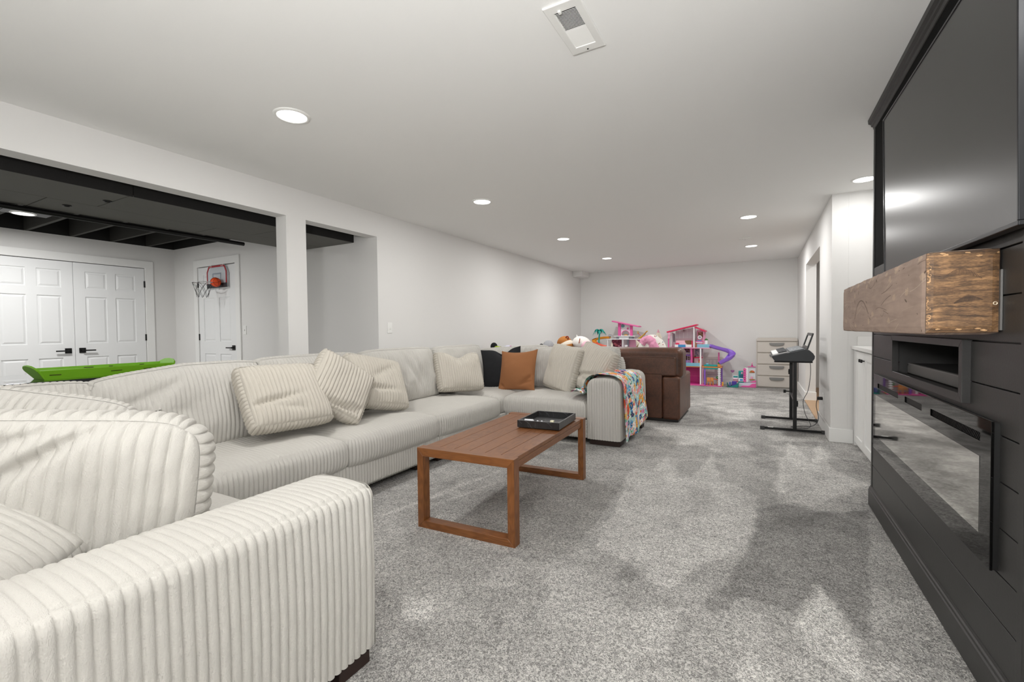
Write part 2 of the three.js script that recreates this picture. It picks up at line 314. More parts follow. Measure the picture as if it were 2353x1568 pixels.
// ceiling registers
function register(label, x, z, w, d, nsl) {
  const o = thing('ceiling_vent', label, 'air vent', [x, CEIL, z]);
  const s = shapeOf([[-w / 2, -d / 2], [w / 2, -d / 2], [w / 2, d / 2], [-w / 2, d / 2]]); const a = w / 2 - 0.032, b = d / 2 - 0.045; s.holes.push(shapeOf([[-a, -b], [-a, b], [a, b], [a, -b]]));
  part('frame', uvm(extr(s, 0.009, 0.003, 2).rotateX(Math.PI / 2)), M.white, o);
  part('back', [bx(-a, a, -0.0008, 0.0002, -b, b)], M.blackMetal, o);
  for (let i = 0; i < nsl; i++) {
    const zz = -b + (i + 0.5) * 2 * b / nsl, near = i >= nsl / 2;
    const g = new THREE.BoxGeometry(2 * a, 0.0012, 2 * b / nsl * (near ? 0.75 : 1.0)); g.rotateX(near ? 0.62 : -0.28); g.translate(0, -0.0045, zz); part('slat', uvm(g), M.white, o);
  }
  part('lever', [bx(-a * 0.55, -a * 0.28, -0.016, -0.004, b - 0.004, b + 0.014, 0.003)], M.white, o);
  part('screw', new THREE.CylinderGeometry(0.004, 0.004, 0.003, 10).translate(0, -0.009, -d / 2 + 0.016), M.blackMetal, o);
}
register('large white ceiling vent at the top edge of the photo', -0.673, -1.805, 0.152, 0.335, 34);
register('small white ceiling vent far away between two right lights', -0.19, -7.206, 0.15, 0.15, 8);
// fill light added behind the camera to brighten the ceiling, head turned up
{
  const t = thing('added_fill_light', 'added unseen fill light on a black stand behind the camera, turned up', 'added fill light', [-0.15, 0, 0.75]);
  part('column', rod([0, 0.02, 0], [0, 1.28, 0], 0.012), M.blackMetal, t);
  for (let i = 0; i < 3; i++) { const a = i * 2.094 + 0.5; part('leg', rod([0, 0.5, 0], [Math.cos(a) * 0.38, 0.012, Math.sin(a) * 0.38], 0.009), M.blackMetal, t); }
  const h = new THREE.Group(); h.name = 'head'; h.position.set(0, 1.36, 0); h.rotation.x = -ADDED_FILL.tilt; t.add(h);
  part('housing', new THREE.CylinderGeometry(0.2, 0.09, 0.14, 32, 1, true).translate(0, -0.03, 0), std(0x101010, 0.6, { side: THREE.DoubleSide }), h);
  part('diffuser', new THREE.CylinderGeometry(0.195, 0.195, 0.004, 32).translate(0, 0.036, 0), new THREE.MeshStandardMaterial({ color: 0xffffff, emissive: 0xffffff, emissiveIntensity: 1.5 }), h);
  const l = new THREE.RectAreaLight(new THREE.Color(1, 0.992, 0.98), ADDED_FILL.power / (0.34 * 0.34), 0.34, 0.34); l.position.set(0, 0.042, 0); l.rotation.x = Math.PI / 2; l.name = 'added_fill_light_source'; h.add(l);
}

// ---------------------------------------------------------------- black feature wall with mantel, fire insert and television
const XF = 0.604, ZF0 = -3.494, ZF1 = -1.655;
const blackPaint = std(0x2e2d2c, 0.42, { bumpMap: stipple, bumpScale: 0.0002 });
{
  const w = struct('wall_fireplace', [wallX(XF + 0.012, 1.3, ZF0 + 0.004, ZF1 - 0.004, 0, CEIL, [])], blackPaint);
  w.geometry.dispose();
  // core with the niche cut out
  const zN0 = -2.93, zN1 = -2.09, yN0 = 0.872, yN1 = 1.034;
  w.geometry = merge([bx(XF + 0.012, 1.24, 0, yN0, ZF0 + 0.004, ZF1 - 0.004), bx(XF + 0.012, 1.24, yN1, CEIL, ZF0 + 0.004, ZF1 - 0.004), bx(XF + 0.012, 1.24, yN0, yN1, ZF0 + 0.004, zN0), bx(XF + 0.012, 1.24, yN0, yN1, zN1, ZF1 - 0.004), bx(XF + 0.36, 1.24, yN0, yN1, zN0, zN1)]);
  const g0 = 0.1235, pitch = 0.1336;
  for (let i = 0; i < 10; i++) {
    const a = g0 + i * pitch, y0 = i ? a + 0.0018 : 0.02, y1 = Math.min(a + pitch - 0.0018, CEIL - 0.01); if (y1 <= y0) continue;
    const span = [];
    if (y0 < yN1 && y1 > yN0) {   // boards beside the niche, trimmed round it
      span.push([ZF0 + 0.027, zN0 - 0.002, y0, y1], [zN1 + 0.002, ZF1 - 0.032, y0, y1]);
      if (y0 < yN0 - 0.01) span.push([zN0 - 0.002, zN1 + 0.002, y0, yN0 - 0.002]); if (y1 > yN1 + 0.01) span.push([zN0 - 0.002, zN1 + 0.002, yN1 + 0.002, y1]);
    } else span.push([ZF0 + 0.027, ZF1 - 0.032, y0, y1]);
    for (const [z0, z1, c, d] of span) part('plank', [bx(XF, XF + 0.014, c, d, z0, z1, 0.0018, 1)], blackPaint, w);
  }
  part('upper_panel', [bx(XF + 0.002, XF + 0.014, g0 + 10 * pitch, CEIL - 0.005, ZF0 + 0.027, ZF1 - 0.032)], phy(0x0c0c0c, 0.85, { specularIntensity: 0.25 }), w, 'plain black panel behind the television');
  part('corner_board', [bx(XF - 0.003, XF + 0.014, 0.05, CEIL - 0.005, ZF0, ZF0 + 0.026, 0.002)], blackPaint, w);
  part('corner_board', [bx(XF - 0.003, XF + 0.014, 0.05, CEIL - 0.005, ZF1 - 0.031, ZF1, 0.002)], blackPaint, w);
  part('skirting', [uvm(extr(shapeOf([[0, 0.004], [0, 0.098], [0.004, 0.102], [0.0045, 0.112], [0.009, 0.116], [0.012, 0.125], [0.03, 0.125], [0.03, 0.004]]), ZF1 + 0.013 - ZF0 + 0.013, 0.001, 1).translate(XF - 0.013, 0, ZF0 - 0.013))], blackPaint, w);
  part('crown', [uvm(extr(shapeOf([[0.028, 2.30], [0.02, 2.303], [0.016, 2.318], [0.008, 2.322], [0.006, 2.334], [-0.006, 2.34], [-0.008, 2.362], [0.04, 2.362], [0.04, 2.30]]), ZF1 + 0.012 - ZF0 + 0.012, 0.001, 1).translate(XF - 0.022, 0, ZF0 - 0.012))], blackPaint, w);
  // frame round the niche: four mitred boards
  const F = (pts) => uvm(extr(shapeOf(pts), 0.026, 0.0015, 1).applyMatrix4(new THREE.Matrix4().set(0, 0, 1, 0, 0, 1, 0, 0, -1, 0, 0, 0, 0, 0, 0, 1)).translate(XF - 0.022, 0, 0));
  const o = [2.015, 2.942, 0.852, 1.062], n = [2.045, 2.912, 0.882, 1.036];   // -z and y
  part('niche_frame', [F([[o[0], o[3]], [n[0], n[3]], [n[1], n[3]], [o[1], o[3]]])], blackPaint, w);
  part('niche_frame', [F([[o[0], o[2]], [o[1], o[2]], [n[1], n[2]], [n[0], n[2]]])], blackPaint, w);
  part('niche_frame', [F([[o[0], o[2]], [n[0], n[2]], [n[0], n[3]], [o[0], o[3]]])], blackPaint, w);
  part('niche_frame', [F([[o[1], o[3]], [n[1], n[3]], [n[1], n[2]], [o[1], o[2]]])], blackPaint, w);
  // media box lying in the niche
  const mb = thing('media_player', 'flat black media box with grey front lying in the niche under the mantel', 'media box', [XF + 0.035, yN0, -2.515]);
  part('case', [bx(0.012, 0.26, 0.004, 0.052, -0.385, 0.385, 0.006)], std(0x0a0a0a, 0.75), mb);
  part('front_panel', [bx(0, 0.016, 0.003, 0.054, -0.387, 0.387, 0.006)], std(0x5e5c5a, 0.5), mb, 'grey front panel');
  part('indicator', new THREE.CylinderGeometry(0.004, 0.004, 0.004, 12).rotateZ(Math.PI / 2).translate(-0.0005, 0.045, -0.372), std(0x080808, 0.3), mb);
}
// wood textures drawn once --------------------------------------------
function woodTex(n, m, base, dark, scaleU, seed, more) {
  return dataTex(n, m, (u, v) => {
    const w = fbm(u * 3, v * 8, 3, seed, 3) * 0.9, ring = 0.5 + 0.5 * Math.sin((v * scaleU + w * 6) * Math.PI * 2), fine = fbm(u * 10, v * 220, 3, seed + 5, 10), k = clamp(0.15 + 0.45 * ring * fbm(u * 2, v * 4, 2, seed + 9, 2) + 0.55 * (fine - 0.3));
    return [lerp(base[0], dark[0], k), lerp(base[1], dark[1], k), lerp(base[2], dark[2], k)];
  });
}
const endTex = canvasTex(1024, 1024, (c, n) => {   // sawn, stained end block: tan wood with dark saw marks
  const im = c.createImageData(n, n), d = im.data;
  for (let j = 0; j < n; j++) for (let i = 0; i < n; i++) {
    const u = i / n, v = j / n, wob = fbm(u * 3, v * 3, 3, 71), g = fbm(u * 2.2 + wob, v * 46 + wob * 3, 4, 72), h = fbm(u * 30, v * 190, 2, 73), s = fbm(u * 2.5, v * 7 + wob * 2, 3, 74);
    let k = 0.56 + 0.75 * (g - 0.5) + 0.4 * (h - 0.5) + 0.55 * (s - 0.5); k -= 0.16 * sstep(0.45, 0.6, fbm(u * 3.5 + 4, v * 2.5, 3, 75)); const t = clamp(k);
    const q = (j * n + i) * 4; d[q] = lerp(46, 186, t); d[q + 1] = lerp(31, 142, t); d[q + 2] = lerp(18, 96, t); d[q + 3] = 255;
  }
  c.putImageData(im, 0, 0);
  const R = rng(5);
  // pale worn patches along the edges
  c.fillStyle = 'rgba(222,178,128,0.75)';
  for (let i = 0; i < 26; i++) { const y = R() * n, w = 12 + R() * 60, h = 8 + R() * 50; c.beginPath(); for (let a = 0; a < 12; a++) { const t = a / 12 * 6.283, r = 0.6 + 0.5 * R(); c.lineTo(8 + Math.abs(Math.cos(t)) * w * r * (i % 3 ? 1 : 1.6), y + Math.sin(t) * h * r); } c.fill(); }
  for (let i = 0; i < 10; i++) { const x = R() * n, y = R() < 0.5 ? 20 + R() * 120 : n - 20 - R() * 60; c.beginPath(); for (let a = 0; a < 12; a++) { const t = a / 12 * 6.283, r = 0.6 + 0.5 * R(); c.lineTo(x + Math.cos(t) * 45 * r, y + Math.sin(t) * 14 * r); } c.fill(); }
  // combed saw marks
  const marks = (x0, y0, x1, y1, bow, hgt, col) => { c.strokeStyle = col; for (let k = 0; k <= 26; k++) { const t = k / 26, x = lerp(x0, x1, t), y = lerp(y0, y1, t) - bow * Math.sin(t * Math.PI), hh = hgt * Math.sin(Math.PI * clamp(t * 0.9 + 0.1)); c.lineWidth = 9 + 5 * R(); c.beginPath(); c.moveTo(x, y - hh * 0.5); c.lineTo(x - 14, y + hh * 0.5); c.stroke(); } };
  marks(270, 330, 760, 350, 70, 80, 'rgba(48,30,16,0.62)'); marks(60, 490, 540, 500, 0, 100, 'rgba(70,46,26,0.5)'); marks(420, 640, 780, 610, 34, 70, 'rgba(44,27,14,0.66)');
  c.strokeStyle = 'rgba(40,24,12,0.7)'; c.lineWidth = 5; c.beginPath(); c.moveTo(80, 775); for (let x = 80; x < 880; x += 20) c.lineTo(x, 775 + (x - 80) * 0.045 + (R() - 0.5) * 9); c.stroke();
  c.lineWidth = 3; for (let i = 0; i < 70; i++) { const x = R() * n, y = R() * n; c.strokeStyle = 'rgba(60,36,18,0.35)'; c.beginPath(); c.moveTo(x, y); c.lineTo(x + (R() - 0.5) * 30, y + 6 + R() * 30); c.stroke(); }
  c.strokeStyle = 'rgba(40,22,10,0.8)'; c.lineWidth = 14; c.strokeRect(2, 2, n - 4, n - 4);
});
const beamTex = canvasTex(2048, 512, (c, n, m) => {   // long hewn faces: grey brown stain, scraped ridges
  const im = c.createImageData(n, m), d = im.data;
  for (let j = 0; j < m; j++) for (let i = 0; i < n; i++) {
    const u = i / n, v = j / m, w = fbm(u * 8, v * 4, 3, 81), g = fbm(u * 6 + w, v * 26 + w * 5, 4, 82), s = fbm(u * 16, v * 5, 4, 83), t = clamp(0.5 + 0.4 * (g - 0.5) + 0.5 * (s - 0.5)), q = (j * n + i) * 4;
    d[q] = lerp(138, 192, t); d[q + 1] = lerp(117, 168, t); d[q + 2] = lerp(104, 152, t); d[q + 3] = 255;
  }
  c.putImageData(im, 0, 0);
  const R = rng(9);
  for (let i = 0; i < 24; i++) { const x = R() * n, y = R() * m, pale = R() < 0.5; c.strokeStyle = pale ? 'rgba(205,186,168,0.42)' : 'rgba(82,64,54,0.5)'; c.lineWidth = 2 + R() * 5; c.beginPath(); c.moveTo(x, y); c.quadraticCurveTo(x + (R() - 0.2) * 160, y + (R() - 0.5) * 120, x + 60 + R() * 200, y + (R() - 0.5) * 160); c.stroke(); }
  c.strokeStyle = 'rgba(66,48,38,0.5)'; c.lineWidth = 13; c.beginPath(); c.moveTo(520, 380); c.quadraticCurveTo(700, 40, 980, 340); c.stroke();
  c.fillStyle = 'rgba(206,180,152,0.45)'; for (let i = 0; i < 26; i++) { const x = R() * n, y = R() < 0.5 ? R() * 50 : R() * m; c.beginPath(); for (let a = 0; a < 11; a++) { const t = a / 11 * 6.283, r = 0.5 + 0.6 * R(); c.lineTo(x + Math.cos(t) * 34 * r, y + Math.sin(t) * 30 * r); } c.fill(); }
  c.fillStyle = 'rgba(50,34,24,0.55)'; for (let i = 0; i < 30; i++) { c.beginPath(); c.ellipse(R() * n, R() * m, 2 + R() * 5, 5 + R() * 18, R() * 3, 0, 7); c.fill(); }
});
{ // mantel beam: one block, ends and long faces textured apart, edges knocked off
  const t = thing('mantel_beam', 'thick rustic wooden mantel beam on the black fireplace wall', 'mantel', [0.52, 1.081, -2.575]);
  const L = 1.542, D = 0.170, H = 0.251, R = rng(3);
  const g = new THREE.BoxGeometry(D, H, L, 8, 10, 60), p = g.attributes.position;
  for (let i = 0; i < p.count; i++) {
    let x = p.getX(i), y = p.getY(i), z = p.getZ(i);
    const ex = Math.abs(x) / (D / 2), ey = Math.abs(y) / (H / 2), ez = Math.abs(z) / (L / 2), edge = (ex > 0.99) + (ey > 0.99) + (ez > 0.99);
    const k = edge > 1 ? 0.0035 + 0.002 * vnoise(z * 40 + 7, (x + y) * 50, 1e6, 3) : 0;
    x -= Math.sign(x) * k * (ex > 0.99); y -= Math.sign(y) * k * (ey > 0.99); z -= Math.sign(z) * k * (ez > 0.99);
    const b = 0.0035 * (fbm(z * 9 + 3, y * 12, 3, 4) - 0.5); if (ex > 0.99) x += b; if (ey > 0.99) y += 0.003 * (fbm(z * 8, x * 14, 3, 6) - 0.5);
    p.setXYZ(i, x, y + H / 2, z);
  }
  const idx = g.index.array, grp = g.groups, pick = n => { const q = new THREE.BufferGeometry(); q.setAttribute('position', p.clone()); q.setAttribute('uv', g.attributes.uv.clone()); q.setIndex(n.flatMap(k => Array.from(idx.slice(grp[k].start, grp[k].start + grp[k].count)))); const r = q.toNonIndexed(); r.computeVertexNormals(); return r; };
  const beamMat = std(0xffffff, 0.72, { map: beamTex, bumpMap: beamTex, bumpScale: 0.002 });
  part('beam', [pick([0, 1, 2, 3])], beamMat, t);
  part('end_face', [pick([4])], std(0xffffff, 0.6, { map: endTex, bumpMap: endTex, bumpScale: 0.0015 }), t, 'golden brown sawn end face with dark saw marks');
  part('end_face', [pick([5])], std(0xffffff, 0.6, { map: endTex }), t);
  part('mounting_bracket', [bx(0.0785, 0.0838, 0.012, 0.186, 0.74, 0.778, 0.001)], std(0x6d6c6a, 0.5, { metalness: 0.5 }), t);
  part('screw_eye', new THREE.TorusGeometry(0.004, 0.0016, 8, 16).translate(0.07, 0.09, 0.772), std(0xd9c7ae, 0.35, { metalness: 0.6 }), t);
}
{ // electric fire: black glass front, mirror-like window, three slots
  const t = thing('electric_fireplace', 'wide black glass electric fireplace set in the dark board wall', 'electric fireplace', [XF, 0.396, -2.57]);
  const Z = z => z + 2.57, Y = y => y - 0.396;
  const glass = phy(0x060606, 0.03, { ior: 1.5, specularIntensity: 0.85 });
  const s = shapeOf([[-0.77, 0], [0.77, 0], [0.77, 0.434], [-0.77, 0.434]]);
  const slots = [[3.238, 2.806], [2.69, 2.441], [2.331, 1.875]].map(([a, b]) => [a - 2.57, b - 2.57]);
  const rr = (a, b, c, d, r) => { const q = new THREE.Shape(); q.moveTo(a + r, c); q.lineTo(b - r, c); q.quadraticCurveTo(b, c, b, c + r); q.lineTo(b, d - r); q.quadraticCurveTo(b, d, b - r, d); q.lineTo(a + r, d); q.quadraticCurveTo(a, d, a, d - r); q.lineTo(a, c + r); q.quadraticCurveTo(a, c, a + r, c); return q; };
  for (const [a, b] of slots) s.holes.push(rr(b, a, Y(0.757), Y(0.783), 0.004));
  const TX = (g, x) => g.applyMatrix4(TURN_X).translate(x, 0, 0);
  part('glass_front', [uvm(TX(extr(s, 0.007, 0.001, 1), -0.0195))], glass, t);
  part('housing', [bx(-0.0125, 0.004, 0.002, 0.432, -0.768, 0.768)], std(0x050505, 0.6), t);
  part('viewing_window', [bx(-0.0205, -0.0185, Y(0.478), Y(0.712), Z(-3.285), Z(-1.875))], std(0xc9c8c5, 0.035, { metalness: 1 }), t, 'bright mirror-like window in the black glass');
  slots.forEach(([a, b], i) => {
    const gr = part('slot', [bx(-0.0135, -0.0115, Y(0.754), Y(0.786), -a - 0.003, -b + 0.003)], std(0x0b0b0b, 0.6), t);
    if (i === 2) for (let k = 0; k < 40; k++) { const z = lerp(-a, -b, (k + 0.5) / 40); const g = new THREE.BoxGeometry(0.002, 0.032, 0.0012); g.rotateX(0.7); g.translate(-0.0145, Y(0.77), z); part('grille_bar', uvm(g), M.blackMetal, gr); }
  });
}
{ // television on its wall arm, turned and tipped a little
  const t = thing('television', 'large flat black television above the wooden mantel beam', 'television', [0.56, 1.356, -1.593], THREE.MathUtils.degToRad(0));
  t.rotation.order = 'YXZ';
  const W = 1.291, H = 0.775, inner = new THREE.Group(); void inner;
  t.rotation.set(0, 0.0148, 0.0132);   // local: x into the wall, z along it
  const scr = phy(0x101011, 0.28, { ior: 1.8, specularIntensity: 1 });
  const bez = std(0x1b1c1f, 0.3, { metalness: 0.45 });
  part('back_case', [bx(0.006, 0.036, 0.004, H - 0.004, -W + 0.004, -0.004, 0.004)], bez, t);
  part('bezel', [bx(0, 0.03, 0, 0.012, -W, 0, 0.002)], bez, t);
  part('bezel', [bx(0, 0.03, H - 0.009, H, -W, 0, 0.002)], bez, t);
  part('bezel', [bx(0, 0.03, 0.0122, H - 0.0092, -0.009, 0, 0.002)], bez, t);
  part('bezel', [bx(0, 0.03, 0.0122, H - 0.0092, -W, -W + 0.009, 0.002)], bez, t);
  part('screen', [bx(0.003, 0.007, 0.0122, H - 0.0092, -W + 0.009, -0.009)], scr, t);
  part('wall_arm', [bx(0.03, 0.05, 0.25, 0.55, -W / 2 - 0.2, -W / 2 + 0.2)], M.blackMetal, t);
}
// ---------------------------------------------------------------- white base cabinet in the alcove
{
  const t = thing('base_cabinet', 'white shaker base cabinet in the alcove beside the black wall', 'cabinet', [0.772, 0, -5.235]);
  part('carcass', [bx(0.021, 0.47, 0.0, 0.893, 0.005, 1.735)], M.trim, t);
  const L = 0.40;
  for (let i = 0; i < 4; i++) {
    const z0 = 0.03 + i * (L + 0.004), d = part('door', [wallX(0.0, 0.02, z0, z0 + L, 0.035, 0.878, [[z0 + 0.058, z0 + L - 0.058, 0.1, 0.815]])], M.trim, t);
    part('panel', [bx(0.010, 0.018, 0.095, 0.82, z0 + 0.054, z0 + L - 0.054)], M.trim, d);
    const zk = i % 2 ? z0 + 0.035 : z0 + L - 0.035;
    part('knob', [rod([0, 0.812, zk], [-0.018, 0.812, zk], 0.005).toNonIndexed(), bx(-0.03, -0.016, 0.798, 0.826, zk - 0.012, zk + 0.012, 0.004)].map(g => uvm(g)), M.blackMetal, d, 'black square knob');
  }
  part('end_panel', [bx(0, 0.021, 0.0, 0.893, -0.012, 0.028)], M.trim, t);
  const c = thing('countertop', 'white stone countertop with backsplash on the white alcove cabinet', 'countertop', [0.752, 0.894, -5.267]);
  part('slab', [bx(0, 0.495, 0, 0.031, 0.0, 1.77, 0.003)], std(0xf2f1ef, 0.25), c);
  part('backsplash', [bx(0.045, 0.495, 0.031, 0.118, 0.0, 0.016, 0.002)], std(0xf2f1ef, 0.25), c);
}
// ---------------------------------------------------------------- coffee table
const tableWood = woodTex(512, 512, [0.56, 0.36, 0.20], [0.38, 0.212, 0.09], 5, 31);
{
  const t = thing('coffee_table', 'slatted reddish brown wooden coffee table on the grey carpet', 'table', [-1.418, 0, -2.58], THREE.MathUtils.degToRad(2.3));
  const W = 0.610, L = 1.205, H = 0.452, A = 0.060, B = 0.040;   // end frames: A deep along the table, B thick
  const m = std(0xffffff, 0.36, { map: tableWood, bumpMap: tableWood, bumpScale: 0.0004 });
  const q = (g) => { const u = g.attributes.uv; for (let i = 0; i < u.count; i++) u.setXY(i, u.getX(i) * 1.6, u.getY(i) * 1.6); return g; };
  for (const s of [-1, 1]) {
    const z0 = s < 0 ? -L / 2 : L / 2 - A, fr = part('end_frame', [q(uvm(extr(shapeOf([[-W / 2, H], [-W / 2 + B, H - B * 1.15], [W / 2 - B, H - B * 1.15], [W / 2, H]]), A, 0.0015, 1).translate(0, 0, z0)))], m, t);
    part('foot_rail', [q(uvm(extr(shapeOf([[-W / 2, 0], [W / 2, 0], [W / 2 - B, B], [-W / 2 + B, B]]), A, 0.0015, 1).translate(0, 0, z0)))], m, fr);
    part('leg', [q(uvm(extr(shapeOf([[-W / 2, 0], [-W / 2 + B, B], [-W / 2 + B, H - B * 1.15], [-W / 2, H]]), A, 0.0015, 1).translate(0, 0, z0), 1, true))], m, fr);
    part('leg', [q(uvm(extr(shapeOf([[W / 2, 0], [W / 2, H], [W / 2 - B, H - B * 1.15], [W / 2 - B, B]]), A, 0.0015, 1).translate(0, 0, z0), 1, true))], m, fr);
  }
  const n = 6, w0 = -W / 2 + 0.012, pw = (W - 0.024) / n;
  for (let i = 0; i < n; i++) { const g = bx(w0 + i * pw + 0.0015, w0 + (i + 1) * pw - 0.0015, H - 0.024, H - 0.003, -L / 2 + A, L / 2 - A, 0.001, 1), u = g.attributes.uv; for (let k = 0; k < u.count; k++) u.setXY(k, u.getY(k) * 1.6 + i * 0.37, u.getX(k) * 1.6 + i * 0.21); part('board', g, m, t); }
  for (const s of [-1, 1]) part('side_rail', [q(uvm(bx(s * (W / 2 - 0.022) - 0.009, s * (W / 2 - 0.022) + 0.009, H - 0.062, H - 0.026, -L / 2 + A, L / 2 - A, 0.001, 1), 1))], m, t);
}
// marble tray and what lies in it
const marbleTex = canvasTex(512, 512, (c, n) => {
  const im = c.createImageData(n, n), d = im.data;
  for (let j = 0; j < n; j++) for (let i = 0; i < n; i++) { const k = 26 + 24 * fbm(i / 60, j / 60, 4, 91), q = (j * n + i) * 4; d[q] = k; d[q + 1] = k; d[q + 2] = k + 1; d[q + 3] = 255; }
  c.putImageData(im, 0, 0); const R = rng(12);
  for (let i = 0; i < 34; i++) { let x = R() * n, y = R() * n, a = R() * 6.3; c.strokeStyle = `rgba(200,203,208,${0.2 + 0.5 * R()})`; c.lineWidth = 0.8 + R() * 2.6; c.beginPath(); c.moveTo(x, y); for (let k = 0; k < 9; k++) { a += (R() - 0.5) * 1.1; x += Math.cos(a) * 16; y += Math.sin(a) * 16; c.lineTo(x, y); } c.stroke(); }
});
{
  const marble = std(0xffffff, 0.28, { map: marbleTex });
  const t = thing('marble_tray', 'square black marble tray with low rim on the coffee table', 'tray', [-1.302, 0.4525, -2.876], THREE.MathUtils.degToRad(4.5));
  const w = 0.148, d = 0.19, k = g => { const u = g.attributes.uv; for (let i = 0; i < u.count; i++) u.setXY(i, u.getX(i) * 3, u.getY(i) * 3); return g; };
  part('base', [k(bx(-w + 0.004, w - 0.004, 0, 0.012, -d + 0.004, d - 0.004, 0.002))], marble, t);
  part('rim', [k(bx(-w, -w + 0.011, 0.003, 0.05, -d, d, 0.002))], marble, t); part('rim', [k(bx(w - 0.011, w, 0.003, 0.05, -d, d, 0.002))], marble, t);
  part('rim', [k(bx(-w + 0.011, w - 0.011, 0.003, 0.05, -d, -d + 0.011, 0.002))], marble, t); part('rim', [k(bx(-w + 0.011, w - 0.011, 0.003, 0.05, d - 0.011, d, 0.002))], marble, t);
  const yb = 0.4525 + 0.012, wp = std(0xe9e9ee, 0.3);
  const a = thing('pocket_tool', 'small white tool with beaded end lying in the marble tray', 'tool', [-1.39, yb, -2.79], 0.12); a.scale.setScalar(1.45);
  part('body', new THREE.CapsuleGeometry(0.009, 0.055, 6, 14).rotateZ(Math.PI / 2).translate(-0.02, 0.0095, 0), wp, a);
  for (let i = 0; i < 5; i++) part('bead', new THREE.SphereGeometry(0.0055, 10, 8).translate(0.024 + i * 0.0105, 0.0055 + (i % 2) * 0.004, 0), wp, a);
  const cm = std(0xe9e4c8, 0.5);
  const b1 = thing('cream_block', 'little cream block lying flat, the lower of two in the tray', 'block', [-1.245, yb, -2.82], 0.3); part('block', new THREE.CylinderGeometry(0.017, 0.014, 0.012, 6).translate(0, 0.006, 0), cm, b1);
  const b2 = thing('cream_block', 'little cream block on top of the other in the tray', 'block', [-1.243, yb + 0.0122, -2.825], 0.1); part('block', [bx(-0.013, 0.013, 0, 0.012, -0.011, 0.011, 0.003)], cm, b2);
}

// ---------------------------------------------------------------- wide-wale corduroy: every rib is modelled
const furBump = dataTex(512, 512, (u, v) => { return grey(0.3 * vnoise(u * 40, v * 26, 1e6, 102) + 0.4 * vnoise(u * 130, v * 60, 1e6, 103) + 0.3 * fbm(u * 10, v * 10, 3, 104, 10)); }, false, 1 / 0.16);
const cordMat = phy(0xc5c2bc, 0.95, { bumpMap: furBump, bumpScale: 0.0016, sheen: 0.2, sheenRoughness: 0.6, sheenColor: new THREE.Color(0xfff8f0) });
const cordWarm = phy(0xc8c2b7, 0.95, { bumpMap: furBump, bumpScale: 0.0016, sheen: 0.2, sheenRoughness: 0.6, sheenColor: new THREE.Color(0xfff4e8) });
const PITCH = 0.0255;
const ribWave = f => { const q = 2 * (f - Math.floor(f)) - 1; return Math.sqrt(Math.max(0, 1 - Math.pow(Math.abs(q), 2.5) * 0.99)); };
function gridGeo(nu, nv, fn) {   // fn(i, j) -> [x, y, z, u, v]
  const P = new Float32Array((nu + 1) * (nv + 1) * 3), U = new Float32Array((nu + 1) * (nv + 1) * 2), I = [];
  for (let j = 0; j <= nv; j++) for (let i = 0; i <= nu; i++) { const k = j * (nu + 1) + i, r = fn(i, j); P[k * 3] = r[0]; P[k * 3 + 1] = r[1]; P[k * 3 + 2] = r[2]; U[k * 2] = r[3]; U[k * 2 + 1] = r[4]; }
  for (let j = 0; j < nv; j++) for (let i = 0; i < nu; i++) { const a = j * (nu + 1) + i, b = a + 1, c = a + nu + 1, d = c + 1; I.push(a, b, d, a, d, c); }
  const g = new THREE.BufferGeometry(); g.setAttribute('position', new THREE.BufferAttribute(P, 3)); g.setAttribute('uv', new THREE.BufferAttribute(U, 2)); g.setIndex(I); g.computeVertexNormals(); return g;
}
function joinIdx(list) { return mergeGeometries(list); }
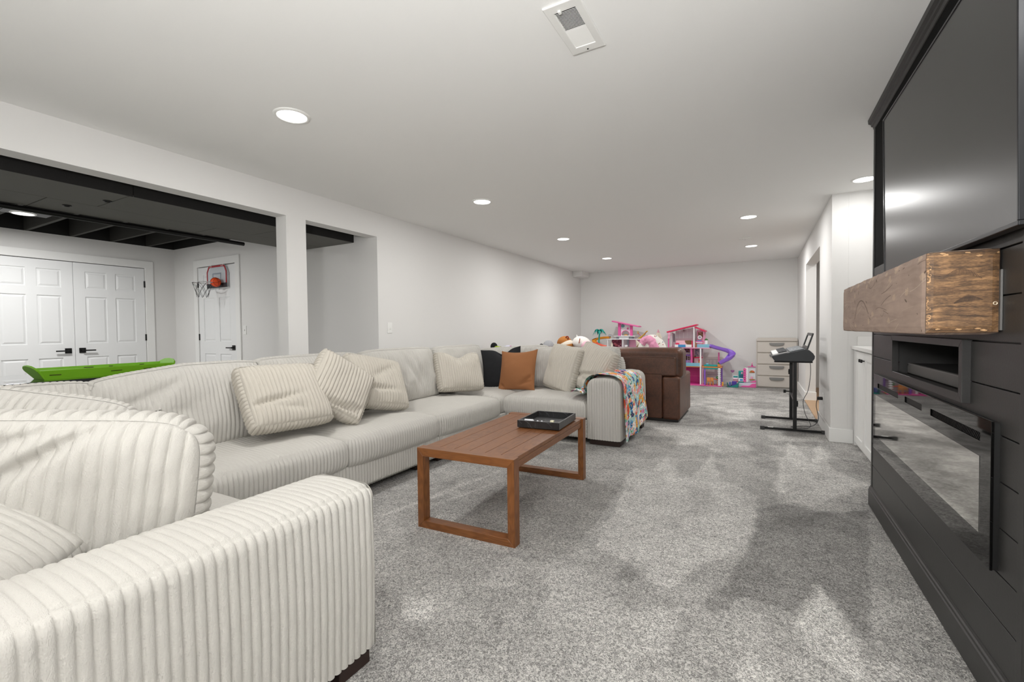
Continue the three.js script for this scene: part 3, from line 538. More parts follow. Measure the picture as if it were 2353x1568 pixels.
/* A stuffed cushion, face towards +z. w x h, edge band 2*gus thick, faces puffed by `puff`. Ribs run up the faces and across the band.
   dents: [x, y, ax, ay, angle, depth]; bend(p) moves finished points. */
function cushion(o) {
  const { w, h, gus = 0.05, puff = 0.06, d = 0.008, dFace = null, pitch = PITCH, S = 6, ny = 40, corner = 0.05, bow = 0, lump = 0.012, seed = 1, dents = [], bend = null, ribs = true, pp = 3, pe = 0.7, wob = 0.006, back = true, sag = null } = o;
  const nx = ribs ? Math.max(8, Math.round(w / pitch)) * S : 48;
  const outline = (u, v) => { const c = 1 - corner * Math.pow(Math.abs(u * v), 5); return [w / 2 * u * c * (1 - bow * (1 - v * v)), h / 2 * v * c * (1 - bow * (1 - u * u))]; };
  const fin = (x, y, z) => { if (sag) y += sag(x, y); return bend ? bend(x, y, z) : [x, y, z]; };
  const face = (sgn) => gridGeo(nx, ny, (i, j) => {
    const u = (2 * i / nx - 1) * sgn, vv = 2 * j / ny - 1, v = Math.sign(vv) * (1 - Math.pow(1 - Math.abs(vv), 1.25));
    let [x, y] = outline(u, v);
    const e = Math.pow((1 - Math.pow(Math.abs(u), pp)) * (1 - Math.pow(Math.abs(v), pp)), pe), near = Math.min(w / 2 * (1 - Math.abs(u)), h / 2 * (1 - Math.abs(v)));
    let z = gus + puff * e + lump * (fbm(x * 5 + seed * 7.3, y * 5 + seed * 3.1 + sgn * 11, 3, seed) - 0.5) * 2 * sstep(0, 0.06, near);
    let ph = wob * 2 * (fbm(x * 6 + seed, y * 6, 2, seed + 20) - 0.5);
    if (sgn > 0) for (const [dx, dy, ax, ay, an, dp] of dents) { const c = Math.cos(an), s = Math.sin(an), X = (x - dx) * c + (y - dy) * s, Y = -(x - dx) * s + (y - dy) * c, q = Math.exp(-(X * X) / (ax * ax) - (Y * Y) / (ay * ay)) * sstep(0, 0.05, near); z -= dp * q; ph += dp * 0.35 * q * Math.sign(X) * Math.min(1, Math.abs(X) / ax * 2); }
    if (ribs) z += (dFace ?? d) * (ribWave((x + ph) / pitch) - 0.75) * sstep(0, 0.01, near) - 0.004 * (1 - sstep(0, 0.006, near));
    z = Math.max(z, -gus * 0.6);
    return [...fin(x, y, z * sgn), x, y];
  });
  const faces = back ? joinIdx([face(1), face(-1)]) : face(1);
  let band = null;
  {
    const per = 2 * (w + h), n = Math.round(per / pitch) * (ribs ? S : 3), m = 8;
    band = gridGeo(n, m, (i, j) => {
      const s = (i % n) / n * per; let u, v, nxv, nyv;
      if (s < w) { u = 2 * s / w - 1; v = -1; nxv = 0; nyv = -1; } else if (s < w + h) { u = 1; v = 2 * (s - w) / h - 1; nxv = 1; nyv = 0; } else if (s < 2 * w + h) { u = 1 - 2 * (s - w - h) / w; v = 1; nxv = 0; nyv = 1; } else { u = -1; v = 1 - 2 * (s - 2 * w - h) / h; nxv = -1; nyv = 0; }
      const [x, y] = outline(u, v), t = 2 * j / m - 1, cr = Math.pow(Math.abs(u * v), 10); let nx2 = lerp(nxv, Math.sign(u) * 0.7, cr), ny2 = lerp(nyv, Math.sign(v) * 0.7, cr);
      const k = Math.sqrt(1 - t * t), out = gus * 0.30 * k + (ribs ? d * (ribWave(s / pitch) - 0.6) * Math.min(1, k * 1.6) : 0);
      return [...fin(x + nx2 * out, y + ny2 * out, gus * t), s, t * gus];
    });
  }
  return { faces, band };
}
function addCushion(name, o, mat, parent, pos, yaw, lean, roll = 0, label) {
  const c = cushion(o), m = part(name, c.faces, mat, parent, label);
  part('side_band', c.band, mat, m);
  m.rotation.order = 'YXZ'; m.position.set(...pos); m.rotation.set(lean, yaw, roll); return m;
}
// sofa -----------------------------------------------------------------
const SO = [-2.85, 0, -2.62];
const sofa = thing('sectional_sofa', 'huge U-shaped sectional sofa in cream wide-wale corduroy', 'sofa', SO);
const at = (x, y, z) => [x - SO[0], y - SO[1], z - SO[2]];
const footMat = std(0x2a1812, 0.5);
function armGeo(len, H = 0.585, r = 0.09, ro = 0.09, W = 0.322, S = 8) {
  // profile across the arm, from the inner foot over the top to the outer foot
  const RI = r, RO = ro, prof = [], add = (x, y) => prof.push([x, y]);
  const nS = 26, nC = 12, nT = 10;
  for (let i = 0; i <= nS; i++) { const t = i / nS; add(-W / 2 - 0.006 * Math.sin(t * Math.PI), t * (H - r)); }
  for (let i = 1; i <= nC; i++) { const a = i / nC * Math.PI / 2; add(-W / 2 + r - r * Math.cos(a), H - r + r * Math.sin(a)); }
  for (let i = 1; i < nT; i++) { const t = i / nT; add(lerp(-W / 2 + r, W / 2 - ro, t), H + 0.006 * Math.sin(t * Math.PI)); }
  for (let i = 0; i <= nC; i++) { const a = i / nC * Math.PI / 2; add(W / 2 - ro + ro * Math.sin(a), H - ro + ro * Math.cos(a)); }
  for (let i = 1; i <= nS; i++) { const t = i / nS; add(W / 2 + 0.006 * Math.sin(t * Math.PI), (1 - t) * (H - ro)); }
  const acc = [0]; for (let i = 1; i < prof.length; i++) acc.push(acc[i - 1] + Math.hypot(prof[i][0] - prof[i - 1][0], prof[i][1] - prof[i - 1][1]));
  const seamAt = acc[nS + nC + nT + 4];
  const nrm = prof.map((p, i) => { const a = prof[Math.max(0, i - 1)], b = prof[Math.min(prof.length - 1, i + 1)], l = Math.hypot(b[0] - a[0], b[1] - a[1]); return [-(b[1] - a[1]) / l, (b[0] - a[0]) / l]; });
  const nz = Math.round(len / PITCH) * S, np = prof.length - 1;
  const body = gridGeo(np, nz, (i, j) => {
    const z = len * (j / nz - 0.5), e = len / 2 - Math.abs(z), [x, y] = prof[i], [a, b] = nrm[i];
    const seam = sstep(0.0, 0.014, Math.abs(acc[i] - seamAt)), topness = sstep(nS + nC * 0.5, nS + nC, i) * (acc[i] < seamAt ? 1 : 0), wig = 0.003 * (fbm(z * 3 + 5, acc[i] * 3, 2, 7) - 0.5);
    const k = 0.0115 * (ribWave((z + wig) / PITCH) - 0.75) * (0.1 + 0.9 * seam) * (1 - 0.5 * topness) * sstep(0, 0.01, e) - 0.006 * (1 - seam) - 0.006 * (1 - Math.sqrt(1 - Math.pow(1 - sstep(0, 0.03, e), 2))) + 0.004 * (fbm(z * 4, acc[i] * 4, 2, 8) - 0.5);
    return [x + a * k, y + b * k, z, z, acc[i]];
  });
  const yTop = x => { const r = x > 0 ? RO : RI, q = Math.abs(x) - (W / 2 - r); return q <= 0 ? H : H - r + Math.sqrt(Math.max(0, r * r - q * q)); };
  const cap = s => gridGeo(Math.round(W / PITCH) * S, 40, (i, j) => {
    const n = Math.round(W / PITCH) * S, x = (W / 2) * (2 * i / n - 1) * s, y = yTop(x) * j / 40, edge = Math.min(W / 2 - Math.abs(x), yTop(x) - y, yTop(Math.min(W / 2, Math.abs(x) + 0.012)) - y + 0.004);
    const rim = sstep(0.008, 0.022, edge);
    return [x * 0.995, y, s * (len / 2 + 0.012 * Math.sqrt(sstep(0, 0.05, edge)) + 0.016 * (ribWave(x / PITCH + 0.25) - 0.75) * rim), x, y];
  });
  return joinIdx([body, cap(1), cap(-1)]);
}
{
  const a1 = part('arm', armGeo(1.045, 0.542, 0.085, 0.045), cordMat, sofa); a1.position.set(...at(-1.2985, 0.055, -0.5705));
  const a2 = part('arm', armGeo(1.045), cordMat, sofa); a2.position.set(...at(-1.2985, 0.055, -4.672));
  for (const [x0, x1, z0, z1] of [[-1.44, -1.148, -1.075, -0.95], [-1.44, -1.148, -0.18, -0.06], [-1.44, -1.148, -4.30, -4.165], [-1.44, -1.148, -5.18, -5.06], [-2.44, -2.40, -2.24, -2.16], [-2.5, -2.40, -2.9, -2.76], [-2.5, -2.40, -3.2, -3.04], [-3.34, -3.2, -5.16, -5.04], [-3.34, -3.2, -0.22, -0.1]])
    part('foot', [bx(x0 - SO[0], x1 - SO[0], 0, 0.062, z0 - SO[2], z1 - SO[2], 0.004)], footMat, sofa, 'dark brown wooden foot');
  // bases with ribbed front panels
  const base = (x0, x1, z0, z1, yaw, len, fx, fz) => {
    const b = part('base', [bx(x0 - SO[0], x1 - SO[0], 0.068, 0.22, z0 - SO[2], z1 - SO[2], 0.01)], cordMat, sofa);
    const c = cushion({ w: len - 0.004, h: 0.165, gus: 0.016, puff: 0.004, ny: 12, corner: 0.0, lump: 0.003, S: 6, d: 0.0105, back: false, pe: 0.5, wob: 0.002 });
    const m = part('front_panel', joinIdx([c.faces, c.band]), cordMat, b); m.position.set(...at(fx, 0.148, fz)); m.rotation.y = yaw;
  };
  base(-3.34, -2.37, -2.028, -1.06, Math.PI / 2, 0.97, -2.362, -1.545);
  base(-3.34, -2.37, -2.998, -2.032, Math.PI / 2, 0.97, -2.362, -2.515);
  base(-3.34, -2.37, -4.13, -3.002, Math.PI / 2, 1.13, -2.362, -3.566);
  base(-3.34, -1.465, -5.18, -4.16, 0, 0.90, -1.915, -4.148);
  base(-3.34, -1.465, -1.062, -0.07, Math.PI, 0.90, -1.915, -1.072);
  // back frames
  const bk = (len, pos, yaw, hh = 0.52, y = 0.5) => { const c = cushion({ w: len, h: hh, gus: 0.075, puff: 0.012, ny: 16, lump: 0.006, corner: 0.03, S: 5, pp: 8 }); const m = part('back_frame', joinIdx([c.faces, c.band]), cordMat, sofa); m.position.set(...at(...pos)); m.rotation.y = yaw; };
  bk(1.54, [-3.265, 0.49, -0.84], Math.PI / 2, 0.54); bk(1.54, [-3.265, 0.49, -2.38], Math.PI / 2, 0.54); bk(1.9, [-3.265, 0.49, -4.10], Math.PI / 2, 0.54);
  bk(1.81, [-2.27, 0.50, -5.105], 0, 0.555); bk(1.81, [-2.27, 0.48, -0.145], Math.PI, 0.52);
  // seat cushions: face up, front edge at local -y
  const seat = (x, z, yaw, w, dpt, seed, extra = {}) => addCushion('seat_cushion', { w, h: dpt, gus: 0.088, puff: 0.045, lump: 0.012, seed, ny: 44, corner: 0.035, S: 6, d: 0.0105, dFace: 0.0058, pp: 4, pe: 0.6, ...extra }, cordMat, sofa, at(x, 0.315, z), yaw, -Math.PI / 2);
  seat(-2.735, -1.56, Math.PI / 2, 0.935, 0.81, 11); seat(-2.735, -2.50, Math.PI / 2, 0.93, 0.81, 12); seat(-2.735, -3.475, Math.PI / 2, 1.0, 0.81, 13);
  seat(-1.925, -4.53, 0, 0.90, 0.80, 14); seat(-2.86, -4.52, 0, 0.955, 0.90, 15);
  seat(-1.925, -0.70, Math.PI, 0.90, 0.80, 16); seat(-2.86, -0.66, Math.PI, 0.955, 0.86, 17);
  // loose back cushions
  const backC = (x, y, z, yaw, w, h, lean, seed, extra = {}) => addCushion('back_cushion', { w, h, gus: 0.06, puff: 0.065, lump: 0.022, seed, ny: 34, S: 6, d: 0.0105, ...extra }, cordMat, sofa, at(x, y, z), yaw, lean, extra.roll || 0);
  const hp = Math.PI / 2;
  backC(-2.99, 0.665, -1.42, hp, 0.90, 0.50, -0.24, 21, { dents: [[-0.25, 0.10, 0.20, 0.03, 0.3, 0.022], [-0.33, -0.02, 0.2, 0.03, 0.6, 0.02]], sag: (x, y) => (y > 0 ? -0.05 * (x < 0 ? -x / 0.45 : 0) : 0), roll: 0.0 });
  backC(-3.06, 0.685, -2.33, hp, 0.90, 0.47, -0.2, 22); backC(-3.02, 0.68, -3.28, hp, 0.93, 0.50, -0.22, 23, { dents: [[0.05, 0.02, 0.03, 0.2, 0.5, 0.02], [0.16, 0.05, 0.03, 0.2, 0.4, 0.018]] });
  backC(-3.07, 0.68, -4.30, hp, 0.88, 0.48, -0.2, 24); backC(-2.99, 0.645, -0.62, hp, 0.74, 0.44, -0.30, 25);
  backC(-2.72, 0.665, -4.955, 0, 0.94, 0.48, -0.16, 26, { sag: (x, y) => (y > 0 ? -0.02 + 0.03 * (x / 0.45) : 0) });
  backC(-2.045, 0.655, -4.89, 0, 0.62, 0.46, -0.16, 27); backC(-1.585, 0.665, -4.90, 0, 0.44, 0.46, -0.14, 28);
}
// throw pillows --------------------------------------------------------
function pillow(name, label, o, mat, pos, yaw, lean, roll, group) {
  const t = thing(name, label, 'pillow', pos, 0, group); t.rotation.order = 'YXZ'; t.rotation.set(lean, yaw, roll);
  const c = cushion(o), m = part('cover', c.faces, mat, t); if (o.ribs !== false) part('side_band', c.band, mat, t); else part('seam', c.band, mat, t); return t;
}
const G = 'ribbed cream throw pillows on the sectional sofa';
const hp2 = Math.PI / 2, rp = { w: 0.50, h: 0.44, gus: 0.052, puff: 0.046, pp: 4, corner: 0.03, S: 8, d: 0.0125, ny: 44, lump: 0.012 };
pillow('throw_pillow', 'ribbed cream throw pillow with a sideways crease, nearest on the long seat', { ...rp, w: 0.50, h: 0.42, seed: 31, dents: [[-0.14, -0.06, 0.17, 0.018, 0.12, 0.034], [-0.02, -0.12, 0.1, 0.02, -0.2, 0.012]] }, cordWarm, [-2.70, 0.695, -1.85], hp2 - 0.12, -0.62, -0.02, G);
pillow('throw_pillow', 'ribbed cream throw pillow standing on one corner in a diamond, second on the long seat', { ...rp, w: 0.42, h: 0.40, seed: 32, dents: [[0.0, -0.17, 0.22, 0.02, 0.1, 0.03], [0.1, -0.14, 0.18, 0.018, 0.3, 0.02]] }, cordWarm, [-2.66, 0.708, -2.25], hp2 - 0.1, -0.42, -0.66, G);
pillow('throw_pillow', 'ribbed cream throw pillow half hidden behind the diamond-standing pillow', { ...rp, w: 0.50, h: 0.43, seed: 33, dents: [[0.03, 0.06, 0.16, 0.03, 0.5, 0.02], [-0.1, -0.1, 0.2, 0.02, 0.0, 0.03]] }, cordWarm, [-2.76, 0.69, -2.70], hp2 - 0.05, -0.58, -0.24, G);
pillow('throw_pillow', 'ribbed cream throw pillow dented at the top, left of the black pillow', { ...rp, w: 0.50, h: 0.39, seed: 34, dents: [[0.0, 0.22, 0.10, 0.10, 0, 0.03]], sag: (x, y) => (y > 0 ? -0.075 * Math.exp(-(x * x) / 0.012) * (y / 0.23) : 0) }, cordWarm, [-2.80, 0.672, -3.92], hp2 - 0.42, -0.40, -0.05, G);
pillow('throw_pillow', 'ribbed cream throw pillow leaning right, beside the tan pillow on the far sofa side', { ...rp, w: 0.42, h: 0.47, gus: 0.05, seed: 35, dents: [[-0.16, -0.02, 0.06, 0.06, 0, 0.02]] }, cordWarm, [-1.90, 0.68, -4.63], -0.42, -0.26, -0.14, G);
pillow('throw_pillow', 'ribbed cream throw pillow folded at the bottom, next to the flowered blanket', { ...rp, w: 0.44, h: 0.47, gus: 0.05, seed: 36, dents: [[0.02, -0.07, 0.2, 0.02, 0.3, 0.035], [-0.06, -0.12, 0.2, 0.02, -0.2, 0.02]] }, cordWarm, [-1.545, 0.685, -4.60], -0.40, -0.30, -0.30, G);
// near end: big loose cushions standing inside the near arm
pillow('loose_cushion', 'big ribbed cream cushion in the foreground, standing inside the near sofa arm', { ...rp, w: 0.72, h: 0.43, gus: 0.068, puff: 0.075, S: 12, ny: 60, lump: 0.018, corner: 0.14, seed: 41, pitch: 0.036, d: 0.015, dents: [[0.02, 0.13, 0.17, 0.02, 0.62, 0.034], [-0.06, 0.16, 0.15, 0.02, 0.5, 0.022]] }, cordMat, [-1.76, 0.655, -0.485], hp2 - 0.66, -0.10, -0.09, 'large loose ribbed cushions at the near end of the sofa');
pillow('loose_cushion', 'ribbed cream cushion peeking out behind the big foreground cushion', { ...rp, w: 0.60, h: 0.44, gus: 0.055, puff: 0.07, S: 10, corner: 0.12, seed: 42 }, cordMat, [-2.27, 0.68, -0.55], hp2 - 0.55, -0.40, -0.24, 'large loose ribbed cushions at the near end of the sofa');
pillow('loose_cushion', 'ribbed cream cushion at the lower left photo edge, before the big one', { ...rp, w: 0.44, h: 0.44, gus: 0.05, puff: 0.06, S: 12, seed: 43, d: 0.011 }, cordMat, [-1.64, 0.57, -0.2], hp2 + 0.1, -1.0, 0.5, 'large loose ribbed cushions at the near end of the sofa');
// plain square pillows
const weave = dataTex(256, 256, (u, v) => grey(0.5 + 0.25 * Math.sin(u * 6.2832 * 64) + 0.25 * Math.sin(v * 6.2832 * 64) + 0.3 * (vnoise(u * 90, v * 90, 90, 4) - 0.5)), false, 8);
const kp = { ribs: false, gus: 0.006, puff: 0.085, corner: -0.02, bow: 0.05, pp: 1.7, pe: 0.62, ny: 48, lump: 0.012 };
pillow('square_pillow', 'black square pillow in the far corner of the sofa, chopped at the top', { ...kp, w: 0.47, h: 0.47, seed: 51, dents: [[0.02, 0.24, 0.05, 0.12, 0, 0.05]], sag: (x, y) => (y > 0 ? -0.07 * Math.exp(-((x - 0.03) ** 2) / 0.006) * (y / 0.23) ** 2 : 0) }, phy(0x1b1c1f, 0.95, { bumpMap: weave, bumpScale: 0.0005, sheen: 0.1 }), [-2.66, 0.665, -4.60], 0.42, -0.30, 0.10);
pillow('square_pillow', 'rust brown suede square pillow in front of the black one', { ...kp, w: 0.46, h: 0.46, seed: 52, dents: [[0.2, -0.08, 0.09, 0.02, 0.6, 0.025], [0.17, -0.14, 0.1, 0.02, 0.3, 0.02], [-0.2, -0.17, 0.1, 0.02, -0.6, 0.02]], sag: (x, y) => (y > 0 ? -0.018 * Math.cos(x * 6) * (y / 0.23) : 0) }, phy(0x96633d, 0.9, { bumpMap: weave, bumpScale: 0.0004, sheen: 0.5, sheenColor: new THREE.Color(0xc09068), sheenRoughness: 0.5 }), [-2.40, 0.655, -4.50], -0.05, -0.30, 0.06);
// flowered throw over the far arm --------------------------------------
const flowerTex = canvasTex(1024, 1024, (c, n) => {
  const R = rng(77), pick = a => a[Math.floor(R() * a.length)];
  c.fillStyle = '#b9dcd6'; c.fillRect(0, 0, n, n);
  const leaf = (x, y, s, col) => { c.save(); c.translate(x, y); c.rotate(R() * 6.3); c.fillStyle = col; c.beginPath(); c.moveTo(-s, 0); c.quadraticCurveTo(0, -s * 0.5, s, 0); c.quadraticCurveTo(0, s * 0.5, -s, 0); c.fill(); c.restore(); };
  const wrap = (f) => { for (const dx of [-n, 0, n]) for (const dy of [-n, 0, n]) f(dx, dy); }; void wrap;
  for (let i = 0; i < 520; i++) leaf(R() * n, R() * n, 18 + R() * 34, pick(['#2f8f5a', '#3fa56d', '#1f6f4c', '#6cbf9b', '#8ed0c4', '#ffffff', '#9fd3e8']));
  for (let i = 0; i < 420; i++) {
    const x = R() * n, y = R() * n, r = 14 + R() * 32, k = 5 + Math.floor(R() * 4), col = pick(['#f2a93c', '#ee7a32', '#e9542f', '#f39a9c', '#f6c1bf', '#ffffff', '#fff6ee', '#e58fc0', '#5aa7d8', '#1f5f96', '#16406e', '#f7c75a']), a0 = R() * 6.3;
    for (let p = 0; p < k; p++) { const a = a0 + p / k * 6.283; c.fillStyle = col; c.beginPath(); c.ellipse(x + Math.cos(a) * r * 0.55, y + Math.sin(a) * r * 0.55, r * 0.5, r * 0.33, a, 0, 7); c.fill(); }
    c.fillStyle = pick(['#f5b942', '#d9582e', '#7a3d22', '#fdf3d4', '#e77aa8']); c.beginPath(); c.arc(x, y, r * 0.22, 0, 7); c.fill();
  }
  for (let i = 0; i < 700; i++) { c.fillStyle = pick(['#fff', '#f08a3e', '#1b4f82', '#e98bb5', '#2f8f5a', '#f6cf6b']); c.beginPath(); c.ellipse(R() * n, R() * n, 2 + R() * 7, 2 + R() * 4, R() * 3, 0, 7); c.fill(); }
});
{
  const t = thing('flowered_blanket', 'colourful flowered throw blanket draped over the far sofa arm', 'blanket', [-1.2985, 0.055, -4.52]);
  const W = 0.335, H = 0.594, r = 0.092, off = 0.013;
  // path across the arm: from the seat, up the inner side, over the top, down the outer side
  const path = []; const add = (x, y) => path.push([x, y]);
  for (let i = 0; i <= 14; i++) add(lerp(-W / 2 - 0.17, -W / 2 - 0.045, i / 14), 0.43 + 0.03 * Math.sin(i / 14 * Math.PI));
  for (let i = 1; i <= 8; i++) { const a = i / 8 * hp2; add(-W / 2 - 0.045 + 0.045 * Math.sin(a) - off * Math.sin(a), 0.46 - 0.045 * Math.cos(a)); }
  for (let i = 1; i <= 12; i++) { const a = i / 12 * hp2; add(-W / 2 + r - (r + off) * Math.cos(a), H - r + (r + off) * Math.sin(a)); }
  for (let i = 1; i < 10; i++) add(lerp(-W / 2 + r, W / 2 - r, i / 10), H + off + 0.006);
  for (let i = 0; i <= 12; i++) { const a = i / 12 * hp2; add(W / 2 - r + (r + off) * Math.sin(a), H - r + (r + off) * Math.cos(a)); }
  for (let i = 1; i <= 40; i++) add(W / 2 + off + 0.012 * (i / 40), (H - r) - i / 40 * (H - r - 0.0));
  const acc = [0]; for (let i = 1; i < path.length; i++) acc.push(acc[i - 1] + Math.hypot(path[i][0] - path[i - 1][0], path[i][1] - path[i - 1][1]));
  const nrm = path.map((p, i) => { const a = path[Math.max(0, i - 1)], b = path[Math.min(path.length - 1, i + 1)], l = Math.hypot(b[0] - a[0], b[1] - a[1]); return [-(b[1] - a[1]) / l, (b[0] - a[0]) / l]; });
  const nz = 70, np = path.length - 1, wid = 0.66;
  const sheet = gridGeo(np, nz, (i, j) => {
    const q = j / nz, f = acc[i] / acc[np], s = sstep(0.55, 1, f);
    const z0 = 0.372 + 0.012 * Math.sin(f * 9), z1 = lerp(-0.26, -0.60, sstep(0.3, 0.95, f));
    let z = lerp(z0, z1, q);
    const fold = (0.009 + 0.018 * s) * (0.5 + 0.5 * Math.sin(q * 15 + f * 2 + 1.0 * Math.sin(f * 4))) + 0.006 * fbm(q * 7, f * 9, 3, 66);
    const [x, y] = path[i], [a, b] = nrm[i], lift = 0.07 * sstep(0.8, 1, f) * sstep(0.2, 1, q) + 0.015 * sstep(0.9, 1, f) * Math.sin(q * 9);
    return [x + a * fold, Math.max(-0.03, y + b * fold + lift), z, acc[i] * 0.95, z * 0.95];
  });
  // give it thickness: a second skin a centimetre inside
  const inner = sheet.clone(), ip = inner.attributes.position, inN = sheet.attributes.normal; for (let i = 0; i < ip.count; i++) ip.setXYZ(i, ip.getX(i) - inN.getX(i) * 0.007, ip.getY(i) - inN.getY(i) * 0.007, ip.getZ(i) - inN.getZ(i) * 0.007);
  part('blanket', joinIdx([sheet, inner]), phy(0xffffff, 0.95, { map: flowerTex, bumpMap: furBump, bumpScale: 0.001, side: THREE.DoubleSide, sheen: 0.2 }), t);
}
// ---------------------------------------------------------------- brown leather sofa seen from behind
const leatherTex = dataTex(512, 512, (u, v) => { const c = fbm(u * 5, v * 5, 4, 111, 5), g = fbm(u * 60, v * 60, 2, 112, 60), k = 0.75 + 0.5 * (c - 0.5) + 0.18 * (g - 0.5); return [0.45 * k, 0.285 * k, 0.205 * k]; }, true, 1 / 0.9);
const leatherBump = dataTex(256, 256, (u, v) => grey(fbm(u * 48, v * 48, 2, 113, 48)), false, 5);
const leather = phy(0xffffff, 0.42, { map: leatherTex, bumpMap: leatherBump, bumpScale: 0.0006 });
const puffBox = (w, h, d, r, seed, amp = 0.012) => { const g = new RoundedBoxGeometry(w, h, d, 6, r), p = g.attributes.position, n = g.attributes.normal, k = uvm(g), q = k.attributes.position, nn = k.attributes.normal; for (let i = 0; i < q.count; i++) { const x = q.getX(i), y = q.getY(i), z = q.getZ(i), b = amp * (fbm(x * 5 + seed, y * 5 + z * 3, 2, seed) - 0.35); q.setXYZ(i, x + nn.getX(i) * b, y + nn.getY(i) * b, z + nn.getZ(i) * b); } void p; void n; return k; };
{
  const zB = -5.55, X1 = -0.822, t = thing('leather_sofa', 'dark brown leather sofa seen from behind, facing the toys', 'sofa', [-1.95, 0, -5.98]);
  const lx = x => x + 1.95, lz = z => z + 5.98;
  const add = (name, x0, x1, y0, y1, z0, z1, r, seed, amp = 0.006) => { const m = part(name, puffBox(x1 - x0, y1 - y0, z1 - z0, r, seed, amp), leather, t); m.position.set(lx((x0 + x1) / 2), (y0 + y1) / 2, lz((z0 + z1) / 2)); return m; };
  const bm = part('plinth', [bx(lx(-3.15), lx(X1 - 0.02), 0.0, 0.035, lz(-6.40), lz(zB - 0.02), 0.004)], std(0x120d0b, 0.5), t); void bm;
  add('back_panel', -2.965, -1.022, 0.035, 0.56, zB - 0.24, zB, 0.012, 1, 0.004);
  add('arm', -1.018, X1, 0.03, 0.535, -6.47, zB, 0.03, 2, 0.010); add('arm', -3.165, -2.97, 0.03, 0.535, -6.47, zB, 0.03, 3);
  add('upper_back', -3.1, -0.868, 0.545, 0.766, zB - 0.20, zB + 0.002, 0.018, 4, 0.004);
  add('back_cushion', -1.93, -0.80, 0.50, 0.868, zB - 0.40, zB - 0.06, 0.07, 5, 0.012); add('back_cushion', -3.12, -1.94, 0.50, 0.868, zB - 0.40, zB - 0.06, 0.07, 6, 0.012);
  add('seat', -2.96, -1.025, 0.05, 0.45, -6.47, zB - 0.25, 0.05, 7, 0.01);
  const seam = new THREE.MeshStandardMaterial({ color: 0x1e120d, roughness: 0.6 });
  part('seam', rod([lx(-1.27), 0.04, lz(zB + 0.003)], [lx(-1.27), 0.56, lz(zB + 0.003)], 0.002), seam, t);
  part('seam', rod([lx(-3.0), 0.565, lz(zB + 0.003)], [lx(-1.02), 0.565, lz(zB + 0.003)], 0.002), seam, t);
  part('piping', rod([lx(-2.98), 0.764, lz(zB - 0.004)], [lx(-0.885), 0.764, lz(zB - 0.004)], 0.006), leather, t);
  part('piping', rod([lx(X1 - 0.012), 0.527, lz(zB - 0.03)], [lx(X1 - 0.012), 0.527, lz(-6.44)], 0.006), leather, t);
  part('foot', [bx(lx(-0.95), lx(-0.85), -0.0, 0.04, lz(-6.42), lz(-6.34), 0.004)], std(0x120d0b, 0.5), t);
}

// ---------------------------------------------------------------- keyboard on its stand, cable, plug
{
  const t = thing('keyboard_stand', 'black metal keyboard stand with two long floor feet', 'keyboard stand', [0.322, 0, -5.92]);
  const bk = M.blackMetal, cap = std(0x3a3a3a, 0.7);
  for (const [zz, x0, x1] of [[0.33, -0.322, 0.268], [-0.34, -0.31, 0.268]]) {
    const f = part('foot_bar', [bx(x0 + 0.03, x1 - 0.02, 0.008, 0.033, zz - 0.0125, zz + 0.0125, 0.003)], bk, t);
    part('end_cap', [bx(x0, x0 + 0.045, 0.004, 0.037, zz - 0.016, zz + 0.016, 0.004)], cap, f); part('end_cap', [bx(x1 - 0.035, x1, 0.004, 0.037, zz - 0.016, zz + 0.016, 0.004)], cap, f);
    part('post', [bx(-0.017, 0.017, 0.03, 0.735, zz - 0.015, zz + 0.015, 0.003)], bk, t);
    part('support_arm', [bx(-0.19, 0.155, 0.7325, 0.7495, zz - 0.02, zz + 0.02, 0.006)], bk, t);
    if (zz > 0) part('sticker', [bx(x0 + 0.075, x0 + 0.125, 0.0325, 0.0335, zz - 0.009, zz + 0.0128)], M.white, f);
  }
  part('cross_bar', [bx(-0.012, 0.012, 0.315, 0.34, -0.34, 0.33, 0.003)], bk, t);
  for (const [x, y, z, s] of [[-0.06, 0.345, -0.34, 1], [-0.03, 0.58, -0.34, 0], [0.03, 0.30, 0.33, 0]]) { const k = part('knob', rod([x, y, z], [0, y, z], 0.007), bk, t); if (s) part('grip', rod([x - 0.018, y, z], [x + 0.008, y, z], 0.02, 12), bk, k); else part('grip', rod([x * 0.6, y - 0.03, z], [x * 0.6, y + 0.03, z], 0.011, 10), bk, k); }
}
